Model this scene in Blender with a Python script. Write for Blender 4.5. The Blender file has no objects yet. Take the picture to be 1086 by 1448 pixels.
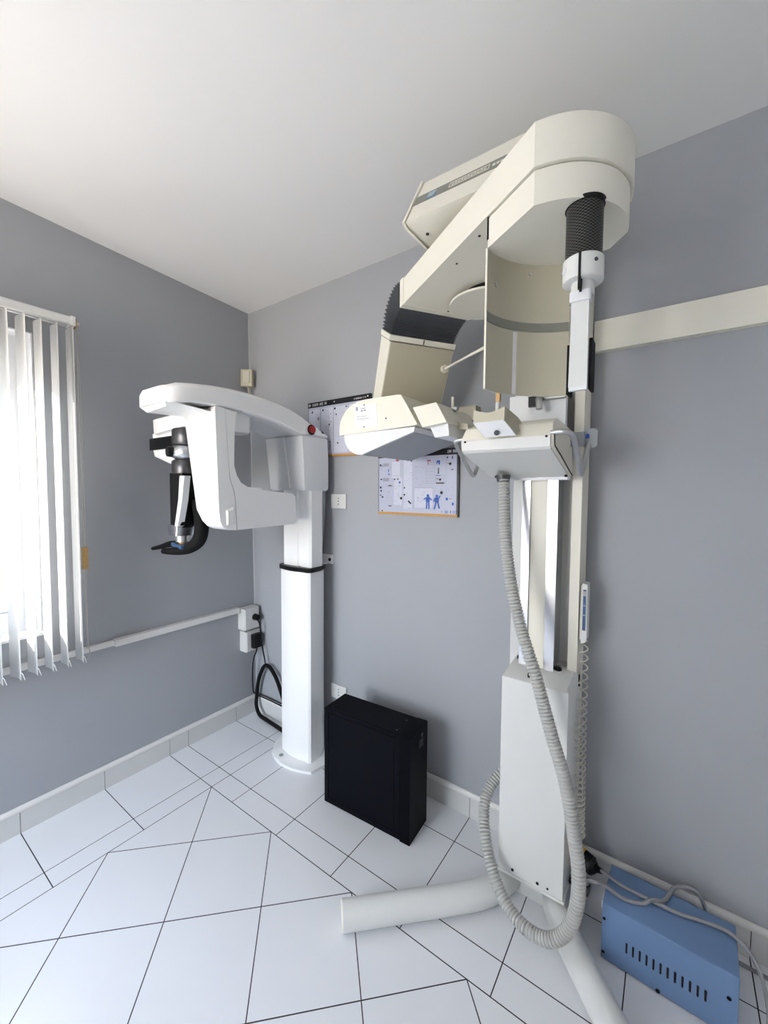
import bpy, bmesh, math, random
from mathutils import Vector, Matrix
random.seed(7)
S = bpy.context.scene
COL = S.collection
PI = math.pi

# ------------------------------------------------------------------ materials
def new_mat(name):
    m = bpy.data.materials.new(name); m.use_nodes = True
    nt = m.node_tree; nt.nodes.clear()
    out = nt.nodes.new('ShaderNodeOutputMaterial')
    return m, nt, out

def paint(name, col, rough=0.5, metal=0.0, var=0.04, scale=30.0, bump=0.0, bscale=400.0, coat=0.0, spec=0.5, aniso=0.0):
    m, nt, out = new_mat(name)
    b = nt.nodes.new('ShaderNodeBsdfPrincipled')
    tc = nt.nodes.new('ShaderNodeTexCoord')
    n = nt.nodes.new('ShaderNodeTexNoise'); n.inputs['Scale'].default_value = scale; n.inputs['Detail'].default_value = 3
    nt.links.new(tc.outputs['Object'], n.inputs['Vector'])
    mix = nt.nodes.new('ShaderNodeMix'); mix.data_type = 'RGBA'
    lo = [max(0, c * (1 - var)) for c in col] + [1]; hi = [min(1, c * (1 + var)) for c in col] + [1]
    mix.inputs[6].default_value = lo; mix.inputs[7].default_value = hi
    nt.links.new(n.outputs['Fac'], mix.inputs[0])
    nt.links.new(mix.outputs[2], b.inputs['Base Color'])
    b.inputs['Roughness'].default_value = rough
    b.inputs['Metallic'].default_value = metal
    b.inputs['Specular IOR Level'].default_value = spec
    b.inputs['Coat Weight'].default_value = coat
    if bump:
        n2 = nt.nodes.new('ShaderNodeTexNoise'); n2.inputs['Scale'].default_value = bscale; n2.inputs['Detail'].default_value = 2
        nt.links.new(tc.outputs['Object'], n2.inputs['Vector'])
        bp = nt.nodes.new('ShaderNodeBump'); bp.inputs['Strength'].default_value = bump; bp.inputs['Distance'].default_value = 0.002
        nt.links.new(n2.outputs['Fac'], bp.inputs['Height']); nt.links.new(bp.outputs['Normal'], b.inputs['Normal'])
    nt.links.new(b.outputs['BSDF'], out.inputs['Surface'])
    return m

M = {}
M['wall'] = paint('grey_wall_paint', (0.338, 0.351, 0.377), 0.55, var=0.02, scale=6, bump=0.12, bscale=180)
M['whitewall'] = paint('pale_wall_paint', (0.74, 0.74, 0.74), 0.7, var=0.01, scale=4)
M['caulk'] = paint('grey_caulk', (0.42, 0.43, 0.45), 0.4)
M['ceiling'] = paint('ceiling_paint', (0.80, 0.80, 0.80), 0.8, var=0.01, scale=4, bump=0.05, bscale=120)
M['tile'] = paint('white_floor_tile', (0.74, 0.75, 0.78), 0.28, var=0.015, scale=8, bump=0.04, bscale=60, spec=0.4)
M['grout'] = paint('dark_grout', (0.03, 0.03, 0.035), 0.9)
M['skirt'] = paint('skirting_tile', (0.62, 0.62, 0.61), 0.35, var=0.04, scale=9)
M['bead'] = paint('skirting_cap', (0.72, 0.71, 0.69), 0.4)
M['white'] = paint('white_gloss_shell', (0.86, 0.865, 0.87), 0.28, var=0.01, scale=5, coat=0.3)
M['whitegrey'] = paint('pale_grey_shell', (0.72, 0.735, 0.76), 0.35, var=0.02)
M['cream'] = paint('cream_enamel', (0.76, 0.735, 0.645), 0.42, var=0.015, scale=20, bump=0.04, bscale=700)
M['creamdk'] = paint('shaded_cream_enamel', (0.46, 0.43, 0.33), 0.38, var=0.02, scale=12, bump=0.04, bscale=700)  # darker copy of the cream enamel, shade put into its colour
M['offwhite'] = paint('off_white_enamel', (0.66, 0.665, 0.65), 0.42, var=0.015, bump=0.05, bscale=500)
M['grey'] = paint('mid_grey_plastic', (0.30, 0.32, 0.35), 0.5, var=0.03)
M['band'] = paint('olive_grey_band', (0.20, 0.20, 0.17), 0.45, var=0.06)
M['black'] = paint('black_plastic', (0.006, 0.006, 0.007), 0.35, spec=0.22)
M['blackmatte'] = paint('black_rubber', (0.006, 0.006, 0.007), 0.7, spec=0.15)
M['ups'] = paint('black_powder_coat', (0.0025, 0.003, 0.0055), 0.5, bump=0.12, bscale=900, spec=0.06)
M['upsfront'] = paint('black_front_plastic', (0.002, 0.0022, 0.004), 0.45, spec=0.05)
M['bellows'] = paint('charcoal_bellows', (0.055, 0.06, 0.072), 0.55, bump=0.1)
M['chrome'] = paint('brushed_aluminium', (0.62, 0.63, 0.67), 0.27, metal=1.0, var=0.05, scale=60)
M['steel'] = paint('satin_steel', (0.55, 0.56, 0.57), 0.42, metal=1.0)
M['gun'] = paint('gunmetal', (0.09, 0.09, 0.095), 0.32, metal=0.8)
M['red'] = paint('red_button', (0.30, 0.012, 0.015), 0.35)
M['blue'] = paint('blue_enamel', (0.125, 0.21, 0.37), 0.45, var=0.04, scale=14, bump=0.06, bscale=400)
M['slot'] = paint('dark_recess', (0.006, 0.006, 0.007), 0.9)
M['hose'] = paint('ribbed_hose_grey', (0.43, 0.43, 0.415), 0.5, var=0.06)
M['cable'] = paint('grey_cable', (0.22, 0.225, 0.24), 0.5)
M['beigecord'] = paint('beige_cord', (0.62, 0.60, 0.54), 0.5)
M['yellow'] = paint('yellow_ring', (0.65, 0.36, 0.03), 0.5)
M['orange'] = paint('orange_wood_strip', (0.50, 0.25, 0.05), 0.5, var=0.25, scale=60)
M['wood'] = paint('pale_wood', (0.50, 0.31, 0.12), 0.5, var=0.2, scale=50)
M['poster'] = paint('poster_sheet', (0.46, 0.48, 0.60), 0.14, var=0.01, coat=0.6)
M['inkblack'] = paint('poster_black', (0.012, 0.012, 0.016), 0.25)
M['inkgrey'] = paint('poster_grey_ink', (0.30, 0.31, 0.38), 0.25)
M['inkpale'] = paint('poster_pale_panel', (0.56, 0.58, 0.68), 0.18)
M['inkblue'] = paint('poster_blue_ink', (0.03, 0.10, 0.42), 0.25)
M['inkwhite'] = paint('poster_white_ink', (0.80, 0.80, 0.82), 0.3)
M['inkred'] = paint('poster_red_ink', (0.35, 0.05, 0.05), 0.3)
M['logo'] = paint('blue_badge', (0.06, 0.19, 0.36), 0.4)
M['paper'] = paint('paper_label', (0.86, 0.86, 0.86), 0.6)
M['ochre'] = paint('stained_ochre', (0.42, 0.28, 0.12), 0.6, var=0.3, scale=80)
M['sensor'] = paint('aged_ivory', (0.48, 0.45, 0.34), 0.55)
M['sensorface'] = paint('aged_ivory_face', (0.55, 0.53, 0.45), 0.4)
M['pvcframe'] = paint('white_pvc', (0.82, 0.82, 0.83), 0.35)
M['beadcord'] = paint('bead_chain', (0.50, 0.48, 0.45), 0.4, var=0.3, scale=400)
M['leaf'] = paint('palm_leaf', (0.10, 0.19, 0.05), 0.5, var=0.4, scale=9)
M['trunk'] = paint('palm_trunk', (0.24, 0.17, 0.10), 0.8, var=0.3, scale=20)
M['paving'] = paint('sunny_paving', (0.60, 0.50, 0.40), 0.9, var=0.1)
M['clear'] = paint('translucent_grey_plastic', (0.38, 0.40, 0.42), 0.25)
M['display'] = paint('dark_blue_display', (0.05, 0.10, 0.20), 0.2)

def carbon():
    m, nt, out = new_mat('carbon_weave')
    b = nt.nodes.new('ShaderNodeBsdfPrincipled'); tc = nt.nodes.new('ShaderNodeTexCoord')
    mp = nt.nodes.new('ShaderNodeMapping'); mp.inputs['Scale'].default_value = (22, 36, 1)
    nt.links.new(tc.outputs['UV'], mp.inputs['Vector'])
    ch = nt.nodes.new('ShaderNodeTexChecker'); ch.inputs['Scale'].default_value = 1.0
    nt.links.new(mp.outputs['Vector'], ch.inputs['Vector'])
    ch.inputs['Color1'].default_value = (0.006, 0.006, 0.0065, 1); ch.inputs['Color2'].default_value = (0.06, 0.06, 0.055, 1)
    nt.links.new(ch.outputs['Color'], b.inputs['Base Color']); b.inputs['Roughness'].default_value = 0.4; b.inputs['Specular IOR Level'].default_value = 0.2
    nt.links.new(b.outputs['BSDF'], out.inputs['Surface']); return m
M['carbon'] = carbon()

def glass():
    m, nt, out = new_mat('window_glass')
    t = nt.nodes.new('ShaderNodeBsdfTransparent'); g = nt.nodes.new('ShaderNodeBsdfGlossy'); g.inputs['Roughness'].default_value = 0.02
    mx = nt.nodes.new('ShaderNodeMixShader'); mx.inputs[0].default_value = 0.06
    nt.links.new(t.outputs[0], mx.inputs[1]); nt.links.new(g.outputs[0], mx.inputs[2])
    nt.links.new(mx.outputs[0], out.inputs['Surface']); return m
M['glass'] = glass()

def slat_mat():
    m, nt, out = new_mat('blind_fabric')
    d = nt.nodes.new('ShaderNodeBsdfDiffuse'); d.inputs['Color'].default_value = (0.80, 0.80, 0.80, 1)
    t = nt.nodes.new('ShaderNodeBsdfTranslucent'); t.inputs['Color'].default_value = (0.75, 0.75, 0.74, 1)
    tc = nt.nodes.new('ShaderNodeTexCoord'); w = nt.nodes.new('ShaderNodeTexNoise'); w.inputs['Scale'].default_value = 500
    bp = nt.nodes.new('ShaderNodeBump'); bp.inputs['Strength'].default_value = 0.1
    nt.links.new(tc.outputs['Object'], w.inputs['Vector']); nt.links.new(w.outputs['Fac'], bp.inputs['Height']); nt.links.new(bp.outputs['Normal'], d.inputs['Normal'])
    mx = nt.nodes.new('ShaderNodeMixShader'); mx.inputs[0].default_value = 0.5
    nt.links.new(d.outputs[0], mx.inputs[1]); nt.links.new(t.outputs[0], mx.inputs[2]); nt.links.new(mx.outputs[0], out.inputs['Surface'])
    return m
M['slat'] = slat_mat()

# ------------------------------------------------------------------ object helpers
def origin_of(o):
    v = Vector((0, 0, 0))
    while o is not None:
        v += Vector(o.location); o = o.parent
    return v

def tag(o, label=None, cat=None, group=None, kind=None):
    if label: o['label'] = label
    if cat: o['category'] = cat
    if group: o['group'] = group
    if kind: o['kind'] = kind
    return o

def thing(name, loc, label, cat, group=None):
    o = bpy.data.objects.new(name, None); COL.objects.link(o); o.location = loc; o.empty_display_size = 0.05
    return tag(o, label, cat, group)

def obj(name, bm, mats, parent=None, loc=None, smooth=35, bevel=0.0, seg=3, label=None, recalc=True):
    """bmesh in world coordinates -> ONE mesh object (shifted to the parent's origin)."""
    if bevel > 0:
        es = [e for e in bm.edges if len(e.link_faces) == 2 and e.calc_face_angle(0) > math.radians(28)]
        bmesh.ops.bevel(bm, geom=es, offset=bevel, segments=seg, profile=0.5, affect='EDGES', clamp_overlap=True)
    if recalc: bmesh.ops.recalc_face_normals(bm, faces=bm.faces[:])
    base = Vector(loc) if loc is not None else (origin_of(parent) if parent else Vector((0, 0, 0)))
    me = bpy.data.meshes.new(name)
    bmesh.ops.translate(bm, verts=bm.verts[:], vec=-base)
    bm.to_mesh(me); bm.free()
    for m in (mats if isinstance(mats, (list, tuple)) else [mats]): me.materials.append(M[m])
    o = bpy.data.objects.new(name, me); COL.objects.link(o)
    if parent:
        o.parent = parent
        if loc is not None: o.location = base - origin_of(parent)
    else: o.location = base
    if smooth:
        for p in me.polygons: p.use_smooth = True
        me.set_sharp_from_angle(angle=math.radians(smooth))
    if label: o['label'] = label
    return o

def obj_each(name, bm, mats, parent, **kw):
    """one object per separate piece of the bmesh"""
    left = set(bm.verts); outs = []
    while left:
        stack = [left.pop()]; isl = set(stack)
        while stack:
            v = stack.pop()
            for e in v.link_edges:
                w_ = e.other_vert(v)
                if w_ not in isl: isl.add(w_); stack.append(w_)
        left -= isl
        nb = bmesh.new(); mp = {v: nb.verts.new(v.co) for v in isl}
        for f in {f for v in isl for f in v.link_faces}:
            nb.faces.new([mp[v] for v in f.verts]).material_index = f.material_index
        outs.append(obj(name, nb, mats, parent, **kw))
    bm.free(); return outs

def BM(): return bmesh.new()

def box(bm, lo, hi, mat=0):
    x0, y0, z0 = lo; x1, y1, z1 = hi
    v = [bm.verts.new(p) for p in ((x0,y0,z0),(x1,y0,z0),(x1,y1,z0),(x0,y1,z0),(x0,y0,z1),(x1,y0,z1),(x1,y1,z1),(x0,y1,z1))]
    for f in ((3,2,1,0),(4,5,6,7),(0,1,5,4),(1,2,6,5),(2,3,7,6),(3,0,4,7)):
        bm.faces.new([v[i] for i in f]).material_index = mat
    return bm

def loft(bm, rings, caps=True, mat=0, closed=True):
    """rings: equal-length lists of 3-D points"""
    R_ = [[bm.verts.new(p) for p in r] for r in rings]; n = len(rings[0])
    for a, b in zip(R_[:-1], R_[1:]):
        for i in range(n if closed else n - 1):
            j = (i + 1) % n
            bm.faces.new((a[i], a[j], b[j], b[i])).material_index = mat
    if caps:
        bm.faces.new(R_[0][::-1]).material_index = mat; bm.faces.new(R_[-1]).material_index = mat
    return bm

def prism_z(bm, pl, z0, z1, mat=0):
    return loft(bm, [[(x, y, z0) for x, y in pl], [(x, y, z1) for x, y in pl]], mat=mat)
def prism_y(bm, pl, y0, y1, mat=0):
    return loft(bm, [[(x, y0, z) for x, z in pl], [(x, y1, z) for x, z in pl]], mat=mat)
def prism_x(bm, pl, x0, x1, mat=0):
    return loft(bm, [[(x0, y, z) for y, z in pl], [(x1, y, z) for y, z in pl]], mat=mat)

def cyl(bm, a, b, r0, r1=None, n=32, mat=0, caps=True):
    a = Vector(a); b = Vector(b); r1 = r0 if r1 is None else r1
    d = (b - a).normalized(); t = Vector((0, 0, 1)) if abs(d.z) < 0.9 else Vector((1, 0, 0))
    u = d.cross(t).normalized(); w = d.cross(u)
    ring = lambda c, r: [c + (u * math.cos(2*PI*i/n) + w * math.sin(2*PI*i/n)) * r for i in range(n)]
    return loft(bm, [ring(a, r0), ring(b, r1)], caps=caps, mat=mat)

def lathe(bm, c, prof, n=40, mat=0):
    """profile of (r, z) about a vertical axis through c"""
    rings = [[(c[0] + r*math.cos(2*PI*i/n), c[1] + r*math.sin(2*PI*i/n), z) for i in range(n)] for r, z in prof]
    return loft(bm, rings, mat=mat)

def smooth_path(pts, per=8):
    P = [Vector(p) for p in pts]; out = []
    for i in range(len(P) - 1):
        p0 = P[max(0, i-1)]; p1 = P[i]; p2 = P[i+1]; p3 = P[min(len(P)-1, i+2)]
        for k in range(per):
            t = k / per
            out.append(0.5*((2*p1) + (p2-p0)*t + (2*p0-5*p1+4*p2-p3)*t*t + (3*p1-p0-3*p2+p3)*t**3))
    out.append(P[-1]); return out

def resample(pts, step):
    out = [pts[0].copy()]; acc = 0.0
    for a, b in zip(pts[:-1], pts[1:]):
        L = (b-a).length; d = step - acc
        while d <= L:
            out.append(a + (b-a)*(d/L)); d += step
        acc = L - (d - step)
    return out

def tube(bm, path, r, n=12, mat=0, rfun=None, caps=True):
    P = [Vector(p) for p in path]; rings = []
    d = (P[1]-P[0]).normalized(); t = Vector((0, 0, 1)) if abs(d.z) < 0.9 else Vector((1, 0, 0))
    u = d.cross(t).normalized()
    for i, p in enumerate(P):
        d = (P[min(i+1, len(P)-1)] - P[max(0, i-1)]).normalized()
        u = (u - d*u.dot(d)).normalized(); w = d.cross(u)
        rr = rfun(i) if rfun else r
        rings.append([p + (u*math.cos(2*PI*k/n) + w*math.sin(2*PI*k/n))*rr for k in range(n)])
    return loft(bm, rings, caps=caps, mat=mat)

def arc2(cx, cy, r, a0, a1, n):
    return [(cx + r*math.cos(math.radians(a0+(a1-a0)*i/n)), cy + r*math.sin(math.radians(a0+(a1-a0)*i/n))) for i in range(n+1)]

def rrect(x0, y0, x1, y1, r, n=5):
    return arc2(x1-r, y1-r, r, 0, 90, n) + arc2(x0+r, y1-r, r, 90, 180, n) + arc2(x0+r, y0+r, r, 180, 270, n) + arc2(x1-r, y0+r, r, 270, 360, n)

def quadp(bm, pts, mat=0):
    bm.faces.new([bm.verts.new(p) for p in pts]).material_index = mat

# ------------------------------------------------------------------ the room
X1, Y0 = 3.5, -3.6            # right wall and the wall behind the camera
CZ = lambda y: 2.75 - 0.04*y    # the ceiling rises a little towards the room
LX = lambda z: -0.055*max(z, 0)/2.75   # the left wall leans out a little
TH = 0.22

# floor: white tiles laid straight in a border, diagonally in the field, dark joints
a_, b_, c_, s_ = 0.331, 0.436, 0.613, 0.3325
d3, d4, d5 = 0.615, 0.504, 0.173
bm = BM(); g = 0.0018
def clip(poly, nx, ny, c):
    out = []
    for i in range(len(poly)):
        p, q = poly[i], poly[(i+1) % len(poly)]
        dp = nx*p[0]+ny*p[1]-c; dq = nx*q[0]+ny*q[1]-c
        if dp >= 0: out.append(p)
        if dp*dq < 0:
            t = dp/(dp-dq); out.append((p[0]+(q[0]-p[0])*t, p[1]+(q[1]-p[1])*t))
    return out
def tile_cell(poly):
    if len(poly) < 3: return
    A = sum(poly[i][0]*poly[(i+1) % len(poly)][1]-poly[(i+1) % len(poly)][0]*poly[i][1] for i in range(len(poly)))/2
    if abs(A) < 2e-5: return
    if A < 0: poly = poly[::-1]
    top = [bm.verts.new((x, y, 0)) for x, y in poly]; bm.faces.new(top).material_index = 0
xs = [0, a_, b_, c_]
while xs[-1] < X1: xs.append(min(X1, xs[-1]+s_))
ys = [0, -d5, -d4, -d3]
while ys[-1] > Y0: ys.append(max(Y0, ys[-1]-s_))
for i in range(len(xs)-1):
    for j in range(len(ys)-1):
        if i >= 2 and j >= 3: continue
        x0, x1, y1, y0 = xs[i]+g, xs[i+1]-g, ys[j]-g, ys[j+1]+g
        tile_cell([(x0, y0), (x1, y0), (x1, y1), (x0, y1)])
dd = 0.337*2**0.5
fx0, fy1 = b_, -d3
for m_ in range(-20, 24):
    for n_ in range(-24, 24):
        # p = x' + y', q = x' - y' with x' = x-b, y' = -(y+d3)
        poly = [(fx0+g, Y0), (X1, Y0), (X1, fy1-g), (fx0+g, fy1-g)]
        r2 = g*2**0.5
        k1 = b_ - d3*1  # x - y = p + b + d3
        poly = clip(poly, 1, -1, m_*dd + b_ + d3 + r2)
        poly = clip(poly, -1, 1, -((m_+1)*dd + b_ + d3 - r2)) if poly else poly
        poly = clip(poly, 1, 1, n_*dd + b_ - d3 + r2) if poly else poly
        poly = clip(poly, -1, -1, -((n_+1)*dd + b_ - d3 - r2)) if poly else poly
        if poly: tile_cell(poly)
quadp(bm, [(-0.02, Y0-0.02, -0.0012), (X1+0.02, Y0-0.02, -0.0012), (X1+0.02, 0.02, -0.0012), (-0.02, 0.02, -0.0012)], 1)
tag(obj('floor', bm, ['tile', 'grout'], smooth=0, recalc=False), kind='structure')

bm = BM()
ring = [(-0.3, 0.25), (X1+0.25, 0.25), (X1+0.25, Y0-0.25), (-0.3, Y0-0.25)]
loft(bm, [[(x, y, CZ(y)) for x, y in ring], [(x, y, CZ(y)+0.15) for x, y in ring]])
tag(obj('ceiling', bm, 'ceiling', smooth=0), kind='structure')

# window opening in the left wall
WY0, WY1, WZ0, WZ1 = -2.02, -1.166, 0.873, 2.25
def wall_panel(bm, y0, y1, z0, z1):
    pts = [(LX(z0), y0, z0), (LX(z0), y1, z0), (LX(z1), y1, z1), (LX(z1), y0, z1)]
    loft(bm, [pts, [(-TH-0.06, p[1], p[2]) for p in pts]])
bm = BM()
wall_panel(bm, WY1, 0.2, -0.05, 2.86); wall_panel(bm, Y0-0.2, WY0, -0.05, 2.97)
wall_panel(bm, WY0, WY1, -0.05, WZ0); wall_panel(bm, WY0, WY1, WZ1, 2.93)
tag(obj('wall_left', bm, 'wall', smooth=0), kind='structure')
bm = BM(); box(bm, (LX(2.8)-0.3, 0, -0.05), (X1+0.2, 0.2, 2.80))
tag(obj('wall_back', bm, 'wall', smooth=0), kind='structure')
bm = BM(); box(bm, (X1, Y0-0.2, -0.05), (X1+0.2, 0.2, 2.95))
tag(obj('wall_right', bm, 'ceiling', smooth=0), kind='structure')
# behind the camera: a wide window on the left of the front wall
FX0, FX1, FZ0, FZ1 = 0.10, 1.40, 0.55, 2.42
bm = BM()
for (x0, z0), (x1, z1) in (((-0.3, -0.05), (FX0, 2.97)), ((FX1, -0.05), (X1+0.2, 2.97)), ((FX0, -0.05), (FX1, FZ0)), ((FX0, FZ1), (FX1, 2.97))):
    box(bm, (x0, Y0-0.2, z0), (x1, Y0, z1))
tag(obj('wall_front', bm, 'whitewall', smooth=0), kind='structure')

# windows
bm = BM()
def wframe_x(bm, x0, x1, y0, y1, z0, z1, w):
    box(bm, (x0, y0, z0), (x1, y0+w, z1)); box(bm, (x0, y1-w, z0), (x1, y1, z1))
    box(bm, (x0, y0+w, z0), (x1, y1-w, z0+w)); box(bm, (x0, y0+w, z1-w), (x1, y1-w, z1))
win = thing('window_1', (-0.14, (WY0+WY1)/2, WZ0), None, None); tag(win, kind='structure')
wframe_x(bm, -0.19, -0.125, WY0, WY1, WZ0+0.012, WZ1, 0.045)
box(bm, (-0.19, -1.62, WZ0+0.05), (-0.125, -1.56, WZ1-0.045))
obj('window_frame', bm, 'pvcframe', win, bevel=0.003, seg=2)
bm = BM()
for y0, y1 in ((WY0+0.046, -1.621), (-1.559, WY1-0.046)):
    wframe_x(bm, -0.18, -0.118, y0, y1, WZ0+0.058, WZ1-0.046, 0.05)
obj('window_sash', bm, 'pvcframe', win, bevel=0.004, seg=2)
bm = BM()
for y0, y1 in ((WY0+0.097, -1.672), (-1.508, WY1-0.097)):
    wframe_x(bm, -0.172, -0.113, y0, y1, WZ0+0.109, WZ1-0.097, 0.006)
obj('window_gasket', bm, 'grey', win, smooth=0)
bm = BM()
for y0, y1 in ((WY0+0.09, -1.665), (-1.515, WY1-0.09)):
    box(bm, (-0.152, y0, WZ0+0.10), (-0.148, y1, WZ1-0.09))
obj('window_pane', bm, 'glass', win, smooth=0)
bm = BM(); box(bm, (-0.19, WY0, WZ0-0.0), (-0.005, WY1, WZ0+0.012))
obj('window_sill', bm, 'pvcframe', win, smooth=0)
bm = BM()
for (y0, y1, z0, z1) in ((WY1-0.006, WY1, WZ0+0.012, WZ1), (WY0, WY1, WZ1-0.006, WZ1)):
    box(bm, (-0.125, y0, z0), (LX((z0+z1)/2)*0-0.03, y1, z1))
obj('window_reveal', bm, 'pvcframe', win, smooth=0)

win2 = thing('window_2', ((FX0+FX1)/2, Y0-0.1, FZ0), None, None); tag(win2, kind='structure')
bm = BM(); w = 0.05; y0, y1 = Y0-0.14, Y0-0.06; xm = (FX0+FX1)/2
box(bm, (FX0, y0, FZ0), (FX0+w, y1, FZ1)); box(bm, (FX1-w, y0, FZ0), (FX1, y1, FZ1)); box(bm, (FX0+w, y0, FZ0), (FX1-w, y1, FZ0+w)); box(bm, (FX0+w, y0, FZ1-w), (FX1-w, y1, FZ1))
box(bm, (xm-0.025, y0, FZ0+w), (xm+0.025, y1, FZ1-w))
obj('window_frame', bm, 'pvcframe', win2, bevel=0.004, seg=2)
bm = BM()
box(bm, (FX0+w, Y0-0.102, FZ0+w), (xm-0.025, Y0-0.098, FZ1-w)); box(bm, (xm+0.025, Y0-0.102, FZ0+w), (FX1-w, Y0-0.098, FZ1-w))
obj_each('window_pane', bm, 'glass', win2, smooth=0)

# tiled skirting with a rounded cap
def skirt_left():
    bm = BM(); js = [y for y in ys if y < 0]
    prev = -0.011
    for y in js:
        if prev-y > 0.01: box(bm, (0, y+0.0012, 0), (0.010, prev-0.0012, 0.098), 0)
        prev = y
    box(bm, (-0.004, Y0, 0), (0.0085, -0.001, 0.0985), 1)
    tag(obj('baseboard_left', bm, ['skirt', 'grout'], smooth=0), kind='structure')
    bm = BM(); prism_y(bm, [(-0.005, 0.099), (0.013, 0.099), (0.015, 0.106), (0.012, 0.116), (0.006, 0.121), (-0.005, 0.121)], Y0, -0.001)
    tag(obj('trim_1', bm, 'bead'), kind='structure')
def skirt_back():
    bm = BM(); prev = 0.011
    for x in xs[3:]:
        box(bm, (prev+0.0012, -0.010, 0), (x-0.0012, 0, 0.098), 0); prev = x
    box(bm, (0.001, -0.0085, 0), (X1, 0.004, 0.0985), 1)
    tag(obj('baseboard_back', bm, ['skirt', 'grout'], smooth=0), kind='structure')
    bm = BM(); prism_x(bm, [(0.005, 0.099), (-0.013, 0.099), (-0.015, 0.106), (-0.012, 0.116), (-0.006, 0.121), (0.005, 0.121)], 0.016, X1)
    tag(obj('trim_2', bm, 'bead'), kind='structure')
skirt_left(); skirt_back()
bm = BM(); loft(bm, [[(LX(z)-0.004, 0.004, z), (LX(z)+0.007, 0.001, z), (LX(z)+0.0015, -0.0015, z), (LX(z)-0.001, -0.007, z)] for z in (0.121, 2.745)])
tag(obj('trim_3', bm, 'caulk'), kind='structure')

# ------------------------------------------------------------------ vertical blind
bl = thing('vertical_blind', (0.07, -2.0, 2.29), 'white vertical blind with open slats hanging before the window', 'blind')
bm = BM(); prism_y(bm, [(0.046, 2.292), (0.060, 2.292), (0.060, 2.298), (0.092, 2.298), (0.092, 2.292), (0.106, 2.292), (0.108, 2.320), (0.100, 2.327), (0.052, 2.327), (0.046, 2.322)], -2.12, -1.062)
obj('headrail', bm, 'offwhite', bl, smooth=25)
bm = BM(); box(bm, (0.044, -1.062, 2.288), (0.110, -1.045, 2.329)); o_ = obj('end_cap', bm, 'offwhite', bl, bevel=0.003)
bm = BM(); box(bm, (0.050, -1.0445, 2.286), (0.106, -1.038, 2.322)); obj('cord_bracket', bm, 'ochre', bl, bevel=0.004, label='brown stained bracket at the end of the headrail')
bm = BM(); cyl(bm, (0.09, -1.038, 2.304), (0.09, -1.026, 2.304), 0.008); obj('cord_pulley', bm, 'offwhite', bl)
bm = BM(); box(bm, (-0.046, -1.20, 2.327), (0.09, -1.165, 2.331)); obj('wall_clip', bm, 'steel', bl, bevel=0.001)
# slats
def slat_bm():
    bm = BM(); n = 6; hw = 0.044; rings = []
    for z in [2.284, 2.28, 2.0, 1.6, 1.2, 0.77, 0.735]:
        front = [(-hw+2*hw*i/n, 0.0055*(1-(2*i/n-1)**2)+0.0006) for i in range(n+1)]
        back = [(x, y-0.0012) for x, y in front[::-1]]
        sc_ = 0.55 if z > 2.283 else 1.0
        rings.append([(x*sc_, y, z) for x, y in front+back])
    return loft(bm, rings)
slat_mesh = None; clip_mesh = None
for k in range(18):
    y = -1.060-0.0575*k; ang = math.radians([2, 2, 4, 9, 11][min(k, 4)] + random.uniform(-1, 1))
    if slat_mesh is None:
        o = obj('slat', slat_bm(), 'slat', bl, loc=(0.078, y, 0), smooth=50); 
        # rebuild the mesh about its own axis
        me = o.data
        for v in me.vertices: v.co.x += 0.078; v.co.y += y
        slat_mesh = me
    else:
        o = bpy.data.objects.new('slat', slat_mesh); COL.objects.link(o); o.parent = bl
    o.location = Vector((0.078, y, 0)) - origin_of(bl); o.rotation_euler = (0, 0, ang)
    if k < 7:
        if clip_mesh is None:
            bm = BM(); tube(bm, smooth_path([(0.040, 0.0, 0.768), (0.050, 0.002, 0.764), (0.056, 0.004, 0.750), (0.060, 0.006, 0.738)], 4), 0.0016, 6)
            c = obj('chain_link', bm, 'offwhite', o, loc=tuple(origin_of(o))); 
            for v in c.data.vertices: v.co += origin_of(o)
            clip_mesh = c.data; c.location = (0, 0, 0)
        else:
            c = bpy.data.objects.new('chain_link', clip_mesh); COL.objects.link(c); c.parent = o
bm = BM()
tube(bm, smooth_path([(0.098, -1.040, 2.29), (0.10, -1.040, 1.9), (0.101, -1.037, 1.5), (0.102, -1.034, 1.28)], 6), 0.0022, 8)
tube(bm, smooth_path([(0.090, -1.032, 2.29), (0.095, -1.030, 1.9), (0.100, -1.028, 1.5), (0.103, -1.029, 1.28)], 6), 0.0012, 8)
obj('bead_chain', bm, 'beadcord', bl)
bm = BM(); box(bm, (0.090, -1.044, 1.172), (0.108, -1.022, 1.275)); obj('cord_weight', bm, 'wood', bl, bevel=0.003, label='pale wooden cord weight')
bm = BM()
tube(bm, smooth_path([(0.10, -1.036, 1.172), (0.10, -1.036, 1.05), (0.102, -1.031, 0.97), (0.101, -1.034, 0.87), (0.101, -1.029, 0.80), (0.103, -1.026, 0.77), (0.102, -1.030, 0.745), (0.10, -1.046, 0.738)], 6), 0.0022, 8)
tube(bm, smooth_path([(0.104, -1.030, 1.172), (0.103, -1.033, 1.05), (0.103, -1.036, 0.95), (0.102, -1.031, 0.86), (0.102, -1.038, 0.79)], 6), 0.0014, 8)
obj('pull_cord', bm, 'beadcord', bl)

# cable trunking along the left wall
ct = thing('cable_trunking', (0, -1.6, 0.735), 'long white cable trunking running along the grey wall under the window', 'cable trunking')
bm = BM(); box(bm, (LX(0.75)-0.002, -3.4, 0.735), (0.004, -0.885, 0.762)); obj('base_channel', bm, 'bead', ct, bevel=0.002, seg=2)
bm = BM(); box(bm, (LX(0.75)-0.002, -0.884, 0.732), (0.020, -0.145, 0.766)); obj('cover_strip', bm, 'bead', ct, bevel=0.003, seg=2)

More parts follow.
